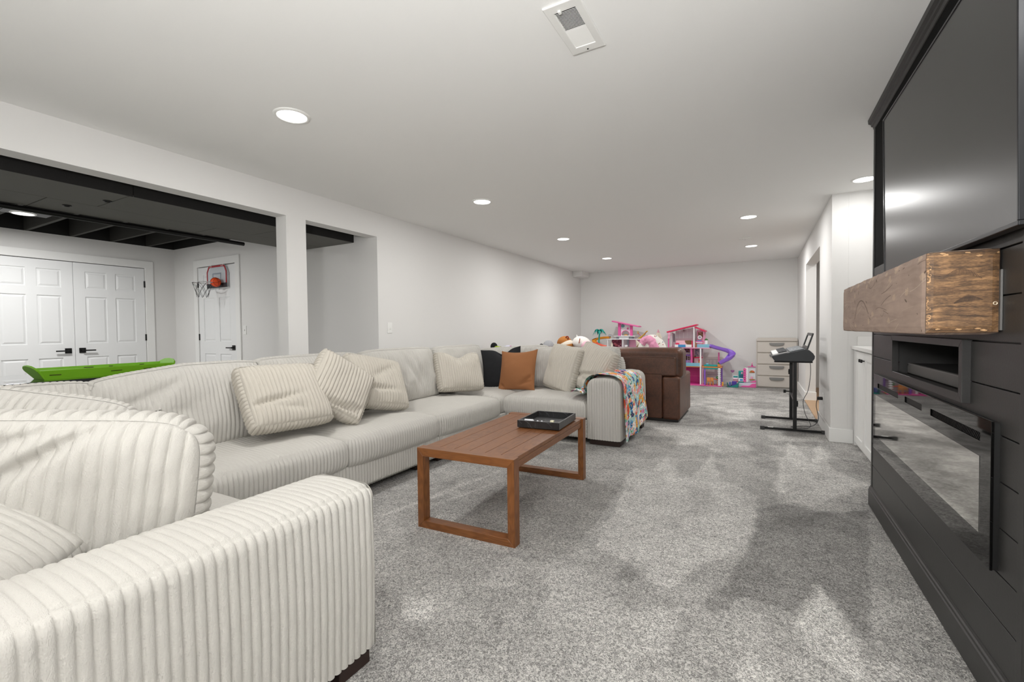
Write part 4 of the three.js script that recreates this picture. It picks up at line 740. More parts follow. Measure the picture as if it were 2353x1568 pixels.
{
  const t = thing('electronic_keyboard', 'dark electronic piano keyboard on the black stand, seen from its end', 'keyboard', [0.322, 0.7505, -5.925]);
  const cs = std(0x2a2d30, 0.5), L = 0.93, X = x => x - 0.322, Y = y => y - 0.7505;
  const prof = [[0.137, 0.7525], [0.118, 0.776], [0.107, 0.801], [0.116, 0.806], [0.30, 0.852], [0.405, 0.879], [0.44, 0.868], [0.47, 0.838], [0.486, 0.808], [0.482, 0.782], [0.462, 0.7525]].map(([x, y]) => [X(x), Y(y)]);
  part('case', uvm(extr(shapeOf(prof), L, 0.006, 2).translate(0, 0, -L / 2)), cs, t);
  const a = Math.atan2(0.046, 0.184);
  const slope = (g, x, y) => g.rotateZ(a).translate(X(x), Y(y), 0);
  const wk = [], bkk = [];
  for (let i = 0; i < 36; i++) { wk.push(slope(new THREE.BoxGeometry(0.135, 0.012, 0.0222).translate(0.0675, 0.006, -0.41 + i * 0.0234), 0.118, 0.809)); if (![2, 6].includes(i % 7)) bkk.push(slope(new THREE.BoxGeometry(0.08, 0.01, 0.012).translate(0.095, 0.0165, -0.41 + i * 0.0234 + 0.0117), 0.118, 0.809)); }
  part('white_keys', wk.map(g => uvm(g)), std(0xf4f4f2, 0.3), t, 'row of white keys').userData.kind = 'stuff'; part('black_keys', bkk.map(g => uvm(g)), std(0x22262b, 0.4), t, 'row of black keys').userData.kind = 'stuff';
  part('control_panel', uvm(slope(new THREE.BoxGeometry(0.125, 0.006, L - 0.05).translate(0.0625, 0.003, 0), 0.272, 0.848)), std(0x5d6267, 0.4), t);
  for (let i = 0; i < 10; i++) part('button', uvm(slope(new THREE.BoxGeometry(0.013, 0.006, 0.024).translate(0.03 + (i % 3) * 0.03, 0.008, 0.3 - Math.floor(i / 3) * 0.06), 0.272, 0.848)), std(0xb9bdc0, 0.4), t);
  // music rest: slotted plate leaning back
  const sh = shapeOf([[-0.29, 0], [0.29, 0], [0.285, 0.17], [0.27, 0.18], [-0.27, 0.18], [-0.285, 0.17]]); sh.holes.push(shapeOf([[-0.25, 0.035], [-0.25, 0.15], [0.25, 0.15], [0.25, 0.035]]));
  part('music_rest', uvm(extr(sh, 0.014, 0.003, 2).rotateY(-Math.PI / 2).rotateZ(-0.30).translate(X(0.438), Y(0.866), 0.02)), std(0x17181a, 0.35), t);
  part('power_lead', tube([[X(0.47), Y(0.775), -0.02], [0.165, -0.06, -0.03], [0.165, -0.2, -0.04], [0.14, -0.36, -0.02], [0.10, -0.46, -0.01], [0.115, -0.60, 0.0], [0.165, -0.722, 0.03], [0.13, -0.742, 0.11], [0.03, -0.742, 0.16], [-0.02, -0.742, 0.10], [0.08, -0.742, 0.02], [0.19, -0.738, -0.03], [0.235, -0.66, 0.02], [0.215, -0.5, 0.04], [0.225, -0.43, 0.05], [0.252, -0.42, 0.06]], 0.0032, 160, 6), std(0x35383b, 0.6), t);
}
{
  const o = thing('wall_outlet', 'white wall outlet low on the right wall behind the keyboard', 'outlet', [0.597, 0.335, -5.855], -hp2);
  part('plate', [bx(-0.036, 0.036, -0.058, 0.058, 0, 0.006, 0.003)], M.white, o); part('socket', [bx(-0.017, 0.017, 0.012, 0.042, 0.004, 0.008, 0.003)], M.white, o); part('socket', [bx(-0.017, 0.017, -0.042, -0.012, 0.004, 0.008, 0.003)], M.white, o);
  const p = thing('power_adapter', 'black plug adapter pushed into the outlet behind the keyboard', 'plug', [0.5965, 0.335, -5.855], -hp2);
  part('housing', [bx(-0.022, 0.022, -0.016, 0.016, 0.008, 0.055, 0.006)], M.blackMetal, p);
}
// ---------------------------------------------------------------- plastic drawers
{
  const t = thing('drawer_unit', 'beige plastic four drawer chest against the far wall', 'drawers', [0.262, 0, -9.58]);
  const b = std(0xc9c2ba, 0.5), f = std(0xcbc4bc, 0.45), hd = std(0x82817f, 0.5), W = 0.325;
  part('body', [bx(-W + 0.012, W - 0.012, 0.0, 0.85, -0.13, 0.105, 0.006)], b, t);
  part('top', [bx(-W, W, 0.848, 0.893, -0.14, 0.13, 0.012)], b, t);
  part('top', [bx(-W + 0.02, W - 0.02, 0.886, 0.911, -0.135, 0.125, 0.01)], b, t);
  for (const s of [-1, 1]) part('side_rail', [bx(s * (W - 0.008) - 0.008, s * (W - 0.008) + 0.008, 0, 0.85, -0.13, 0.115, 0.004)], b, t);
  for (let i = 0; i < 4; i++) {
    const y0 = 0.018 + i * 0.2095, y1 = y0 + 0.19, d = part('drawer', [bx(-W + 0.018, W - 0.018, y0, y1, 0.085, 0.126, 0.008)], f, t);
    const s = new THREE.Shape(); s.moveTo(-0.115, 0.055); s.lineTo(0.115, 0.055); s.quadraticCurveTo(0.118, 0.02, 0.085, 0.008); s.quadraticCurveTo(0, -0.008, -0.085, 0.008); s.quadraticCurveTo(-0.118, 0.02, -0.115, 0.055);
    part('handle', uvm(extr(s, 0.026, 0.006, 2).translate(0, y1 - 0.07, 0.122)), hd, d, 'grey moulded handle');
  }
}
// ---------------------------------------------------------------- toy houses and small toys
const C = { pink: std(0xe85fa6, 0.4), hot: std(0xe6285f, 0.4), magenta: std(0xc42f86, 0.45), rose: std(0xf0a9c6, 0.45), pale: std(0xe9d6dd, 0.5), white: std(0xf4f4f6, 0.4), purple: std(0x8f5fd0, 0.4), lilac: std(0xa98be0, 0.4), teal: std(0x1f9f9c, 0.45), aqua: phy(0x8fd0e6, 0.15, { transparent: true, opacity: 0.75 }), blue: std(0x3f93cf, 0.45), orange: std(0xd98d4a, 0.5), gold: std(0xe8a83a, 0.45), coral: std(0xf2684a, 0.45), grey: std(0x9a9aa6, 0.5), green: std(0x4a8a4a, 0.6), dark: std(0x5b3038, 0.6), yellow: std(0xd9ad2e, 0.5), palm: std(0x14a79a, 0.45), cream: std(0xeee4d4, 0.9), glass: std(0xe4e0e6, 0.3) };
const printTex = (seed, bg, cols) => std(0xffffff, 0.6, { map: canvasTex(128, 128, (c, n) => { const R = rng(seed); c.fillStyle = bg; c.fillRect(0, 0, n, n); for (let i = 0; i < 26; i++) { c.fillStyle = cols[Math.floor(R() * cols.length)]; const w = 8 + R() * 36, h = 6 + R() * 26; if (R() < 0.5) c.fillRect(R() * n, R() * n, w, h); else { c.beginPath(); c.ellipse(R() * n, R() * n, w / 2, h / 2, 0, 0, 7); c.fill(); } } }) });
const flat = (w, h, x, y, z, ry = 0) => new THREE.PlaneGeometry(w, h).rotateY(ry).translate(x, y, z); void flat;
const panelBox = (x0, x1, y0, y1, z0, z1) => { const g = new THREE.BoxGeometry(x1 - x0, y1 - y0, z1 - z0); g.translate((x0 + x1) / 2, (y0 + y1) / 2, (z0 + z1) / 2); return g; };
{
  const bxx = -1.06, bz = -9.46, t = thing('toy_house', 'tall pink toy house with purple slide, right of the brown sofa', 'toy house', [bxx, 0, bz]);
  const X = x => x - bxx, F = 0.15, B = -0.16;   // front and back of the storeys
  const b = (n, m, x0, x1, y0, y1, z0 = B, z1 = F, r = 0.004, l) => part(n, [bx(X(x0), X(x1), y0, y1, z0, z1, r)], m, t, l);
  // floors
  b('base', C.pink, -1.42, -0.94, 0, 0.022, B, F + 0.02); b('base', C.pink, -0.945, -0.62, 0, 0.014, B, F + 0.03); b('floor_plate', C.orange, -1.42, -0.985, 0.352, 0.368); b('floor_plate', C.orange, -0.975, -0.628, 0.35, 0.372, B, F + 0.02); b('floor_plate', C.rose, -1.60, -0.835, 0.712, 0.73, B, F + 0.01);
  // ground floor
  b('garage_wall', C.magenta, -1.40, -1.02, 0.022, 0.352, B, B + 0.012); b('garage_door', C.magenta, -1.02, -1.01, 0.022, 0.352, B, F - 0.03); b('garage_floor', C.magenta, -1.40, -1.02, 0.022, 0.028, B, F); b('garage_panel', C.pink, -1.39, -1.03, 0.15, 0.158, B, B + 0.03);
  b('column', C.white, -1.012, -0.985, 0.012, 0.712, F - 0.02, F + 0.008); b('column', C.rose, -0.968, -0.955, 0.012, 0.352, F - 0.03, F);
  b('column', C.purple, -0.937, -0.912, 0.012, 0.352, F - 0.03, F); b('column', C.purple, -0.66, -0.635, 0.012, 0.352, B + 0.02, B + 0.05); b('beam', C.teal, -0.93, -0.66, 0.325, 0.35, F - 0.02, F + 0.012);
  b('rear_rail', C.grey, -0.91, -0.66, 0.19, 0.198, B, B + 0.008);
  b('foot_pad', C.pink, -0.99, -0.925, 0, 0.028, F - 0.03, F + 0.05, 0.01);
  // spiral tower
  for (let i = 0; i < 9; i++) part('tower_ring', new THREE.LatheGeometry([[0.012, 0], [0.017, 0.006], [0.030, 0.014], [0.030, 0.017], [0.017, 0.024], [0.014, 0.037]].map(p => new THREE.Vector2(...p)), 20).translate(X(-0.672), 0.014 + i * 0.037, F + 0.03), C.white, t);
  b('tower_foot', C.pink, -0.70, -0.645, 0, 0.014, F, F + 0.06);
  // patio table and chairs
  b('table_top', C.coral, -0.80, -0.70, 0.125, 0.135, F - 0.08, F - 0.01); for (const x of [-0.795, -0.715]) b('table_leg', C.orange, x, x + 0.012, 0.014, 0.126, F - 0.05, F - 0.035);
  for (const x0 of [-0.885, -0.825]) { b('chair_back', C.orange, x0, x0 + 0.055, 0.10, 0.165, F + 0.005, F + 0.012); b('chair_seat', C.orange, x0, x0 + 0.055, 0.08, 0.09, F - 0.04, F + 0.012); b('chair_leg', C.orange, x0, x0 + 0.01, 0.014, 0.1, F, F + 0.012); b('chair_leg', C.orange, x0 + 0.045, x0 + 0.055, 0.014, 0.1, F, F + 0.012); }
  part('plant', new THREE.IcosahedronGeometry(0.028, 1).translate(X(-0.705), 0.165, F - 0.03), C.green, t); b('plant_pot', C.gold, -0.63, -0.6, 0.014, 0.09, F - 0.02, F + 0.01);
  // middle floor: bunk room, kitchen, pool deck
  b('room_wall', C.pale, -1.40, -1.17, 0.368, 0.712, B, B + 0.012); b('room_wall', C.pale, -1.155, -0.985, 0.368, 0.712, B, B + 0.012); b('column', C.pink, -1.178, -1.155, 0.368, 0.712, B, F - 0.01);
  part('wall_screen', [panelBox(X(-1.36), X(-1.23), 0.62, 0.705, B + 0.012, B + 0.02)], printTex(3, '#4a2430', ['#2d1620', '#9b4a58', '#c98a6a', '#6d3a72']), t);
  b('bunk_bed', C.purple, -1.39, -1.18, 0.555, 0.578, B, B + 0.1); b('bunk_bed', C.lilac, -1.39, -1.18, 0.40, 0.47, B, B + 0.1); b('bunk_bed', C.purple, -1.39, -1.375, 0.37, 0.6, B + 0.08, B + 0.1); b('bunk_bed', C.purple, -1.20, -1.18, 0.37, 0.6, B + 0.08, B + 0.1); b('bunk_bed', C.dark, -1.37, -1.21, 0.47, 0.55, B + 0.02, B + 0.03);
  for (let i = 0; i < 5; i++) b('ladder_rung', C.white, -1.26, -1.215, 0.40 + i * 0.035, 0.406 + i * 0.035, B + 0.1, B + 0.107); b('ladder_rail', C.white, -1.262, -1.255, 0.375, 0.565, B + 0.1, B + 0.108); b('ladder_rail', C.white, -1.22, -1.213, 0.375, 0.565, B + 0.1, B + 0.108);
  part('wall_picture', [panelBox(X(-1.13), X(-1.0), 0.55, 0.705, B + 0.012, B + 0.016)], printTex(5, '#9b96a8', ['#c9c4d2', '#d65f86', '#777389', '#e0c9d0']), t);
  b('counter', C.hot, -1.15, -0.99, 0.515, 0.535, B, B + 0.12); b('cupboard', C.pale, -1.14, -1.0, 0.368, 0.515, B, B + 0.1); b('toy_chair', C.gold, -1.055, -1.015, 0.43, 0.49, B + 0.1, B + 0.12); b('toy_chair', C.hot, -1.05, -1.02, 0.46, 0.50, B + 0.121, B + 0.13); b('toy_stool', C.rose, -1.13, -1.09, 0.40, 0.43, B + 0.1, B + 0.13);
  part('fruit_bowl', new THREE.SphereGeometry(0.016, 10, 8).translate(X(-1.12), 0.55, B + 0.08), C.green, t); part('pot', new THREE.CylinderGeometry(0.018, 0.014, 0.03, 12).translate(X(-1.03), 0.55, B + 0.08), C.orange, t);
  part('balustrade', [panelBox(X(-1.40), X(-1.0), 0.37, 0.435, F - 0.003, F + 0.003)], C.aqua, t, 'clear blue balustrade');
  b('pool', C.teal, -0.94, -0.70, 0.372, 0.405, F - 0.12, F + 0.0, 0.01); b('pool_cushion', C.aqua, -0.91, -0.86, 0.405, 0.43, F - 0.08, F - 0.02, 0.01);
  for (let i = 0; i < 5; i++) part('rail_post', rod([X(-0.93 + i * 0.063), 0.372, B + 0.02], [X(-0.93 + i * 0.063), 0.49, B + 0.02], 0.003, 6), C.grey, t); part('rail', rod([X(-0.93), 0.49, B + 0.02], [X(-0.66), 0.49, B + 0.02], 0.004, 8), C.grey, t);
  b('slide_post', C.pink, -0.71, -0.685, 0.372, 0.63, B + 0.05, B + 0.08); b('planter', C.orange, -0.70, -0.65, 0.372, 0.425, F - 0.01, F + 0.03); part('plant', new THREE.IcosahedronGeometry(0.02, 1).translate(X(-0.68), 0.44, F + 0.01), C.green, t);
  // top floor
  b('column', C.pink, -1.60, -1.575, 0.73, 1.03, F - 0.03, F - 0.005); b('column', C.white, -1.128, -1.105, 0.73, 1.13, F - 0.025, F); b('column', C.rose, -0.948, -0.935, 0.73, 1.05, F - 0.025, F);
  b('wainscot', C.pale, -1.57, -1.13, 0.73, 0.90, B, B + 0.01);
  for (let i = 0; i < 6; i++) b('mullion', C.white, -1.50 + i * 0.072, -1.488 + i * 0.072, 0.90, 1.045 + i * 0.016, B, B + 0.01, 0.002); for (let i = 0; i < 5; i++) part('pane', [panelBox(X(-1.488 + i * 0.072), X(-1.428 + i * 0.072), 0.90, 1.05 + i * 0.016, B + 0.003, B + 0.006)], C.glass, t);
  b('side_window', C.white, -1.56, -1.54, 0.74, 1.02, B, F - 0.1); part('pane', [panelBox(X(-1.545), X(-1.515), 0.83, 1.0, B + 0.01, B + 0.016)], C.grey, t);
  b('room_wall', C.rose, -1.10, -0.94, 0.73, 1.06, B, B + 0.01); part('wall_picture', [panelBox(X(-1.075), X(-0.985), 0.93, 1.02, B + 0.01, B + 0.014)], printTex(8, '#8a6a52', ['#b08f6a', '#5b4632', '#c9b08a']), t);
  const roof = (x0, y0, x1, y1, th, n) => { const s = shapeOf([[X(x0), y0], [X(x1), y1], [X(x1), y1 + th], [X(x0), y0 + th]]); part(n, uvm(extr(s, 0.33, 0.004, 1).translate(0, 0, B - 0.005)), C.hot, t, 'hot pink sloping roof'); };
  roof(-1.62, 1.018, -1.07, 1.155, 0.026, 'roof'); roof(-1.105, 1.11, -0.915, 1.03, 0.022, 'roof');
  part('bow', new THREE.SphereGeometry(0.026, 12, 8).scale(1.1, 1.6, 0.6).translate(X(-1.575), 0.985, F), C.rose, t); part('curtain', uvm(extr(shapeOf([[X(-1.60), 0.90], [X(-1.55), 0.90], [X(-1.565), 1.0], [X(-1.585), 1.0]]), 0.02, 0.004, 2).translate(0, 0, F - 0.01)), C.rose, t);
  for (let i = 0; i < 4; i++) { const g = new THREE.BoxGeometry(0.085, 0.004, 0.014); g.rotateZ(0.5 + i * 0.8).translate(X(-1.31), 1.06, F - 0.06); part('fan_blade', uvm(g), C.dark, t); }
  b('bed_frame', C.white, -1.47, -1.16, 0.735, 0.785, F - 0.10, F - 0.005); b('headboard', printTex(11, '#f5c4d0', ['#f08a4a', '#e8525f', '#f2a0b4', '#7a5a3a', '#f7d9e0']), -1.46, -1.17, 0.785, 0.865, F - 0.11, F - 0.095); b('bed_cover', C.blue, -1.405, -1.27, 0.735, 0.785, F - 0.02, F + 0.004); part('pillow', new THREE.SphereGeometry(0.024, 10, 8).scale(1.6, 0.8, 0.6).translate(X(-1.43), 0.80, F - 0.06), C.hot, t); b('curtain', C.hot, -1.165, -1.145, 0.74, 0.86, F - 0.06, F - 0.03);
  b('vanity', C.pink, -1.095, -0.95, 0.835, 0.852, F - 0.1, F - 0.01, 0.006); b('vanity_drawer', C.white, -1.085, -0.96, 0.822, 0.838, F - 0.09, F - 0.012); for (const x of [-1.09, -0.965]) b('vanity_leg', C.orange, x, x + 0.012, 0.73, 0.825, F - 0.03, F - 0.018); b('stool', C.rose, -1.05, -1.0, 0.78, 0.795, F - 0.08, F - 0.02);
  part('mirror', new THREE.TorusGeometry(0.03, 0.009, 10, 24).translate(X(-1.02), 0.925, F - 0.07), C.white, t); part('mirror_glass', new THREE.CylinderGeometry(0.028, 0.028, 0.004, 24).rotateX(hp2).translate(X(-1.02), 0.925, F - 0.07), C.grey, t); b('basin', C.blue, -1.06, -0.985, 0.852, 0.868, F - 0.08, F - 0.03);
  part('balustrade', [panelBox(X(-1.06), X(-0.845), 0.73, 0.795, F - 0.003, F + 0.003)], C.aqua, t, 'clear blue balustrade');
  b('planter', C.white, -0.925, -0.878, 0.73, 0.865, F - 0.06, F - 0.02); for (let i = 0; i < 5; i++) part('leaf', new THREE.SphereGeometry(0.012, 8, 6).scale(0.5, 1.8, 0.5).rotateZ(-0.7 + i * 0.35).translate(X(-0.902 - 0.02 + i * 0.01), 0.885, F - 0.04), C.green, t);
  // slide: a trough swept along a curve
  const path = new THREE.CatmullRomCurve3([[-0.845, 0.742, 0.05], [-0.76, 0.71, 0.02], [-0.63, 0.672, -0.02], [-0.52, 0.635, 0.0], [-0.465, 0.575, 0.06], [-0.51, 0.51, 0.12], [-0.60, 0.455, 0.14], [-0.66, 0.425, 0.14]].map(([x, y, z]) => new THREE.Vector3(X(x), y, z)));
  const prof = [[-0.062, 0.05], [-0.058, 0.055], [-0.048, 0.012], [-0.03, 0.0], [0.03, 0.0], [0.048, 0.012], [0.058, 0.055], [0.062, 0.05], [0.052, 0.004], [0.034, -0.01], [-0.034, -0.01], [-0.052, 0.004], [-0.062, 0.05]];
  part('slide', gridGeo(prof.length - 1, 60, (i, j) => { const p = path.getPoint(j / 60), tg = path.getTangent(j / 60), sd = new THREE.Vector3(-tg.z, 0, tg.x).normalize(), up = new THREE.Vector3().crossVectors(sd, tg).normalize(); if (up.y < 0) up.negate(); const q = p.clone().addScaledVector(sd, prof[i][0]).addScaledVector(up, prof[i][1]); return [q.x, q.y, q.z, i * 0.02, j * 0.02]; }), std(0x9a70dc, 0.35, { side: THREE.DoubleSide }), t, 'curved purple slide');
}
{
  const bxx = -2.47, bz = -9.45, t = thing('toy_house', 'pink roofed toy house standing behind the sofas, left of the other', 'toy house', [bxx, 0, bz]);
  const X = x => x - bxx, F = 0.15, B = -0.16;
  const b = (n, m, x0, x1, y0, y1, z0 = B, z1 = F, r = 0.004, l) => part(n, [bx(X(x0), X(x1), y0, y1, z0, z1, r)], m, t, l);
  b('base', C.pink, -2.82, -2.1, 0, 0.02); b('floor_plate', C.white, -2.82, -2.1, 0.35, 0.366); b('floor_plate', C.white, -2.82, -2.1, 0.66, 0.676);
  for (const x of [-2.82, -2.50, -2.12]) b('column', C.white, x, x + 0.018, 0.02, 0.885, F - 0.03, F); for (const x of [-2.82, -2.12]) b('column', C.white, x, x + 0.018, 0.02, 0.885, B, B + 0.03);
  b('roof_deck', C.white, -2.84, -2.09, 0.882, 0.898, B, F + 0.01);
  b('room_wall', C.pale, -2.81, -2.51, 0.676, 0.882, B, B + 0.01); part('wall_picture', [panelBox(X(-2.80), X(-2.60), 0.69, 0.875, B + 0.01, B + 0.02)], printTex(14, '#7d2c44', ['#a84a60', '#5b1f33', '#d98a9a', '#33202c', '#c9606a']), t); b('room_wall', C.rose, -2.49, -2.12, 0.676, 0.882, B, B + 0.006); b('column', C.grey, -2.475, -2.435, 0.70, 0.88, B + 0.02, B + 0.05);
  part('surf_board', new THREE.SphereGeometry(0.03, 14, 10).scale(0.8, 2.2, 0.25).translate(X(-2.745), 0.76, F - 0.08), C.cream, t);
  b('toy_shoe', C.white, -2.46, -2.40, 0.73, 0.77, F - 0.05, F - 0.02, 0.01); b('toy_shoe', C.coral, -2.42, -2.36, 0.70, 0.73, F - 0.04, F - 0.01, 0.01); b('toy_cup', C.rose, -2.55, -2.52, 0.70, 0.74, F - 0.02, F + 0.01, 0.008); b('shelf', C.white, -2.56, -2.36, 0.684, 0.70, F - 0.07, F + 0.0);
  // roof pavilion
  b('pavilion_base', C.grey, -2.64, -2.57, 0.898, 0.945, -0.06, 0.1); b('pavilion_base', C.white, -2.58, -2.38, 0.898, 0.94, -0.06, 0.11); b('pavilion_base', C.grey, -2.39, -2.31, 0.898, 0.945, -0.06, 0.1); b('pavilion_floor', C.white, -2.68, -2.24, 0.945, 0.96, -0.12, F);
  const wall = shapeOf([[X(-2.60), 0.96], [X(-2.325), 0.96], [X(-2.325), 1.19], [X(-2.60), 1.25]]); const arch = new THREE.Path(); arch.moveTo(X(-2.545), 0.965); arch.lineTo(X(-2.39), 0.965); arch.absarc(X(-2.4675), 0.99, 0.078, 0, Math.PI, false); arch.lineTo(X(-2.545), 0.965); wall.holes.push(arch);
  part('back_wall', uvm(extr(wall, 0.012, 0).translate(0, 0, 0.0)), C.white, t); part('arch_trim', new THREE.TorusGeometry(0.079, 0.006, 8, 24, Math.PI).translate(X(-2.4675), 0.99, 0.014), C.pink, t);
  b('column', C.pink, -2.615, -2.56, 0.96, 1.235, 0.03, 0.06); b('column', C.pink, -2.365, -2.31, 0.96, 1.18, 0.03, 0.06);
  b('sun_lounger', C.gold, -2.50, -2.44, 0.962, 0.985, -0.06, 0.0);
  part('wall_wreath', new THREE.TorusGeometry(0.022, 0.009, 8, 18).translate(X(-2.52), 1.165, 0.02), C.teal, t); part('wall_flower', new THREE.SphereGeometry(0.02, 10, 8).scale(1, 1, 0.4).translate(X(-2.42), 1.11, 0.02), C.pink, t);
  part('roof', uvm(extr(shapeOf([[X(-2.72), 1.255], [X(-2.165), 1.135], [X(-2.165), 1.155], [X(-2.72), 1.275]]), 0.26, 0.004, 1).translate(0, 0, -0.1)), C.pink, t, 'pink sloping roof'); for (let i = 0; i < 5; i++) part('roof_rib', rod([X(-2.715), 1.278, -0.08 + i * 0.055], [X(-2.17), 1.158, -0.08 + i * 0.055], 0.005, 8), C.rose, t);
  // palm
  part('palm_trunk', tube([[X(-3.02), 0.35, 0.1], [X(-3.02), 0.72, 0.1], [X(-3.012), 0.9, 0.1], [X(-3.0), 1.03, 0.1]], 0.016, 20, 8), C.palm, t, 'teal palm trunk');
  for (let i = 0; i < 9; i++) { const a = i / 9 * 6.283, dx = Math.cos(a) * 0.15, dz = Math.sin(a) * 0.09, up = i % 2 ? 0.07 : 0.045; part('palm_leaf', gridGeo(6, 12, (p, q) => { const s = q / 12, w = 0.03 * Math.sin(Math.PI * (0.12 + 0.88 * s)) * (p / 3 - 1), px = -Math.sin(a), pz = Math.cos(a) * 0.9; return [X(-3.0) + dx * s + px * w, 1.03 + 0.02 + up * Math.sin(s * 2.4) * 1.3 - 0.11 * s * s - Math.abs(p / 3 - 1) * 0.012, 0.1 + dz * s + pz * w + 0.03 * w, p, q]; }), std(0x14a79a, 0.45, { side: THREE.DoubleSide }), t); }
  part('palm_trunk', new THREE.SphereGeometry(0.028, 12, 8).scale(1, 1.6, 1).translate(X(-3.0), 1.03, 0.1), C.palm, t);
  // orange slide round the palm
  const path = new THREE.CatmullRomCurve3([[-2.79, 0.91, 0.06], [-2.92, 0.905, 0.03], [-3.07, 0.88, 0.03], [-3.125, 0.84, 0.09], [-3.07, 0.79, 0.16], [-2.95, 0.745, 0.18], [-2.84, 0.72, 0.17]].map(([x, y, z]) => new THREE.Vector3(X(x), y, z)));
  const prof = [[-0.045, 0.04], [-0.036, 0.01], [-0.02, 0.0], [0.02, 0.0], [0.036, 0.01], [0.045, 0.04], [0.039, 0.004], [0.02, -0.008], [-0.02, -0.008], [-0.039, 0.004], [-0.045, 0.04]];
  const sl = (n, a, e, m) => part(n, gridGeo(prof.length - 1, 30, (i, j) => { const u = lerp(a, e, j / 30), p = path.getPoint(u), tg = path.getTangent(u), sd = new THREE.Vector3(-tg.z, 0, tg.x).normalize(), up = new THREE.Vector3().crossVectors(sd, tg).normalize(); if (up.y < 0) up.negate(); const q = p.clone().addScaledVector(sd, prof[i][0]).addScaledVector(up, prof[i][1]); return [q.x, q.y, q.z, i, j]; }), m, t);
  sl('slide', 0, 0.62, std(0xf2a030, 0.4, { side: THREE.DoubleSide })); sl('slide', 0.62, 1, std(0xf4674e, 0.4, { side: THREE.DoubleSide }));
  for (const z of [0.04, 0.08]) part('ladder_handle', new THREE.TorusGeometry(0.03, 0.004, 6, 16, Math.PI).translate(X(-2.80 + (z - 0.04)), 0.955, z), C.grey, t);
  for (const z of [0.04, 0.08]) part('ladder_handle', rod([X(-2.83 + (z - 0.04)), 0.955, z], [X(-2.83 + (z - 0.04)), 0.9, z], 0.004, 6), C.grey, t);
  // hammock
  part('hammock', gridGeo(12, 6, (i, j) => { const u = i / 12; return [X(lerp(-2.205, -2.03, u)), 1.02 - 0.07 * Math.sin(u * Math.PI) + 0.012 * u, 0.02 + j / 6 * 0.08, i, j]; }), std(0xe0306e, 0.5, { side: THREE.DoubleSide }), t, 'pink hammock seat');
  for (const z of [0.02, 0.1]) { part('hammock_leg', rod([X(-2.195), 0.9, z], [X(-2.06), 0.99, z], 0.006, 8), C.yellow, t); part('hammock_leg', rod([X(-2.15), 0.91, z], [X(-2.01), 1.06, z], 0.006, 8), C.yellow, t); part('hammock_leg', rod([X(-2.2), 1.06, z], [X(-2.2), 1.0, z], 0.005, 8), C.yellow, t); part('hammock_leg', rod([X(-2.16), 0.9, z], [X(-2.08), 0.9, z], 0.006, 8), C.yellow, t); }
}
// plush toys -----------------------------------------------------------
const plushBump = dataTex(256, 256, (u, v) => grey(fbm(u * 40, v * 40, 3, 131, 40)), false, 4);
const plush = (c) => phy(c, 1, { bumpMap: plushBump, bumpScale: 0.003, sheen: 0.4 });
const blob = (rx, ry, rz, seed = 1, amp = 0.05, n = 28) => { const g = new THREE.SphereGeometry(1, n, n), p = g.attributes.position; for (let i = 0; i < p.count; i++) { const x = p.getX(i), y = p.getY(i), z = p.getZ(i), k = 1 + amp * (fbm(x * 1.6 + seed + 5, y * 1.6 + z * 1.1 + 5, 2, seed) - 0.5); p.setXYZ(i, x * k * rx, y * k * ry, z * k * rz); } g.computeVertexNormals(); return g; };
{
  const t = thing('plush_toy', 'white speckled plush with pink fluffy mane, above the brown sofa back', 'plush toy', [-1.255, 0.452, -6.15]);
  const wh = plush(0xf3efe8);
  part('body', blob(0.20, 0.29, 0.18, 3).translate(0, 0.285, 0), wh, t);
  part('mane', (() => { const g = tube([[-0.10, 0.445, 0.11], [-0.05, 0.505, 0.10], [0.0, 0.50, 0.12], [0.05, 0.43, 0.15], [0.08, 0.34, 0.165], [0.095, 0.22, 0.17]], 0.055, 60, 22), p = g.attributes.position, n = g.attributes.normal; for (let i = 0; i < p.count; i++) { const k = 0.03 * (fbm(p.getX(i) * 40 + 9, p.getY(i) * 40 + p.getZ(i) * 25, 2, 3) - 0.5); p.setXYZ(i, p.getX(i) + n.getX(i) * k, p.getY(i) + n.getY(i) * k, p.getZ(i) + n.getZ(i) * k); } g.computeVertexNormals(); return g; })(), plush(0xf0a5c4), t, 'fluffy pink mane');
  part('ear', new THREE.ConeGeometry(0.05, 0.12, 18).translate(0.075, 0.585, -0.02), plush(0xe6d9c9), t); part('ear', new THREE.ConeGeometry(0.05, 0.12, 18).rotateZ(0.5).translate(-0.19, 0.46, 0.0), plush(0xe6d9c9), t);
  part('ear_tip', new THREE.ConeGeometry(0.02, 0.05, 14).translate(0.075, 0.625, -0.02), plush(0xf2b7c6), t); part('horn', new THREE.ConeGeometry(0.012, 0.09, 10).rotateZ(-0.5).translate(-0.165, 0.42, 0.14), plush(0xb98a52), t);
  const R = rng(4), dots = [std(0xc24a52, 0.8), std(0x4a6b8a, 0.8), std(0x9a7a4a, 0.8)];
  for (let i = 0; i < 26; i++) { const a = -1.3 + R() * 2.6, b = 0.25 + R() * 1.0, x = Math.sin(a) * Math.cos(b) * 0.2, y = Math.sin(b) * 0.29, z = Math.cos(a) * Math.cos(b) * 0.18; part('speckle', new THREE.SphereGeometry(0.006, 8, 6).translate(x * 1.01, 0.285 + y * 1.01, z * 1.01), dots[i % 3], t); }
}
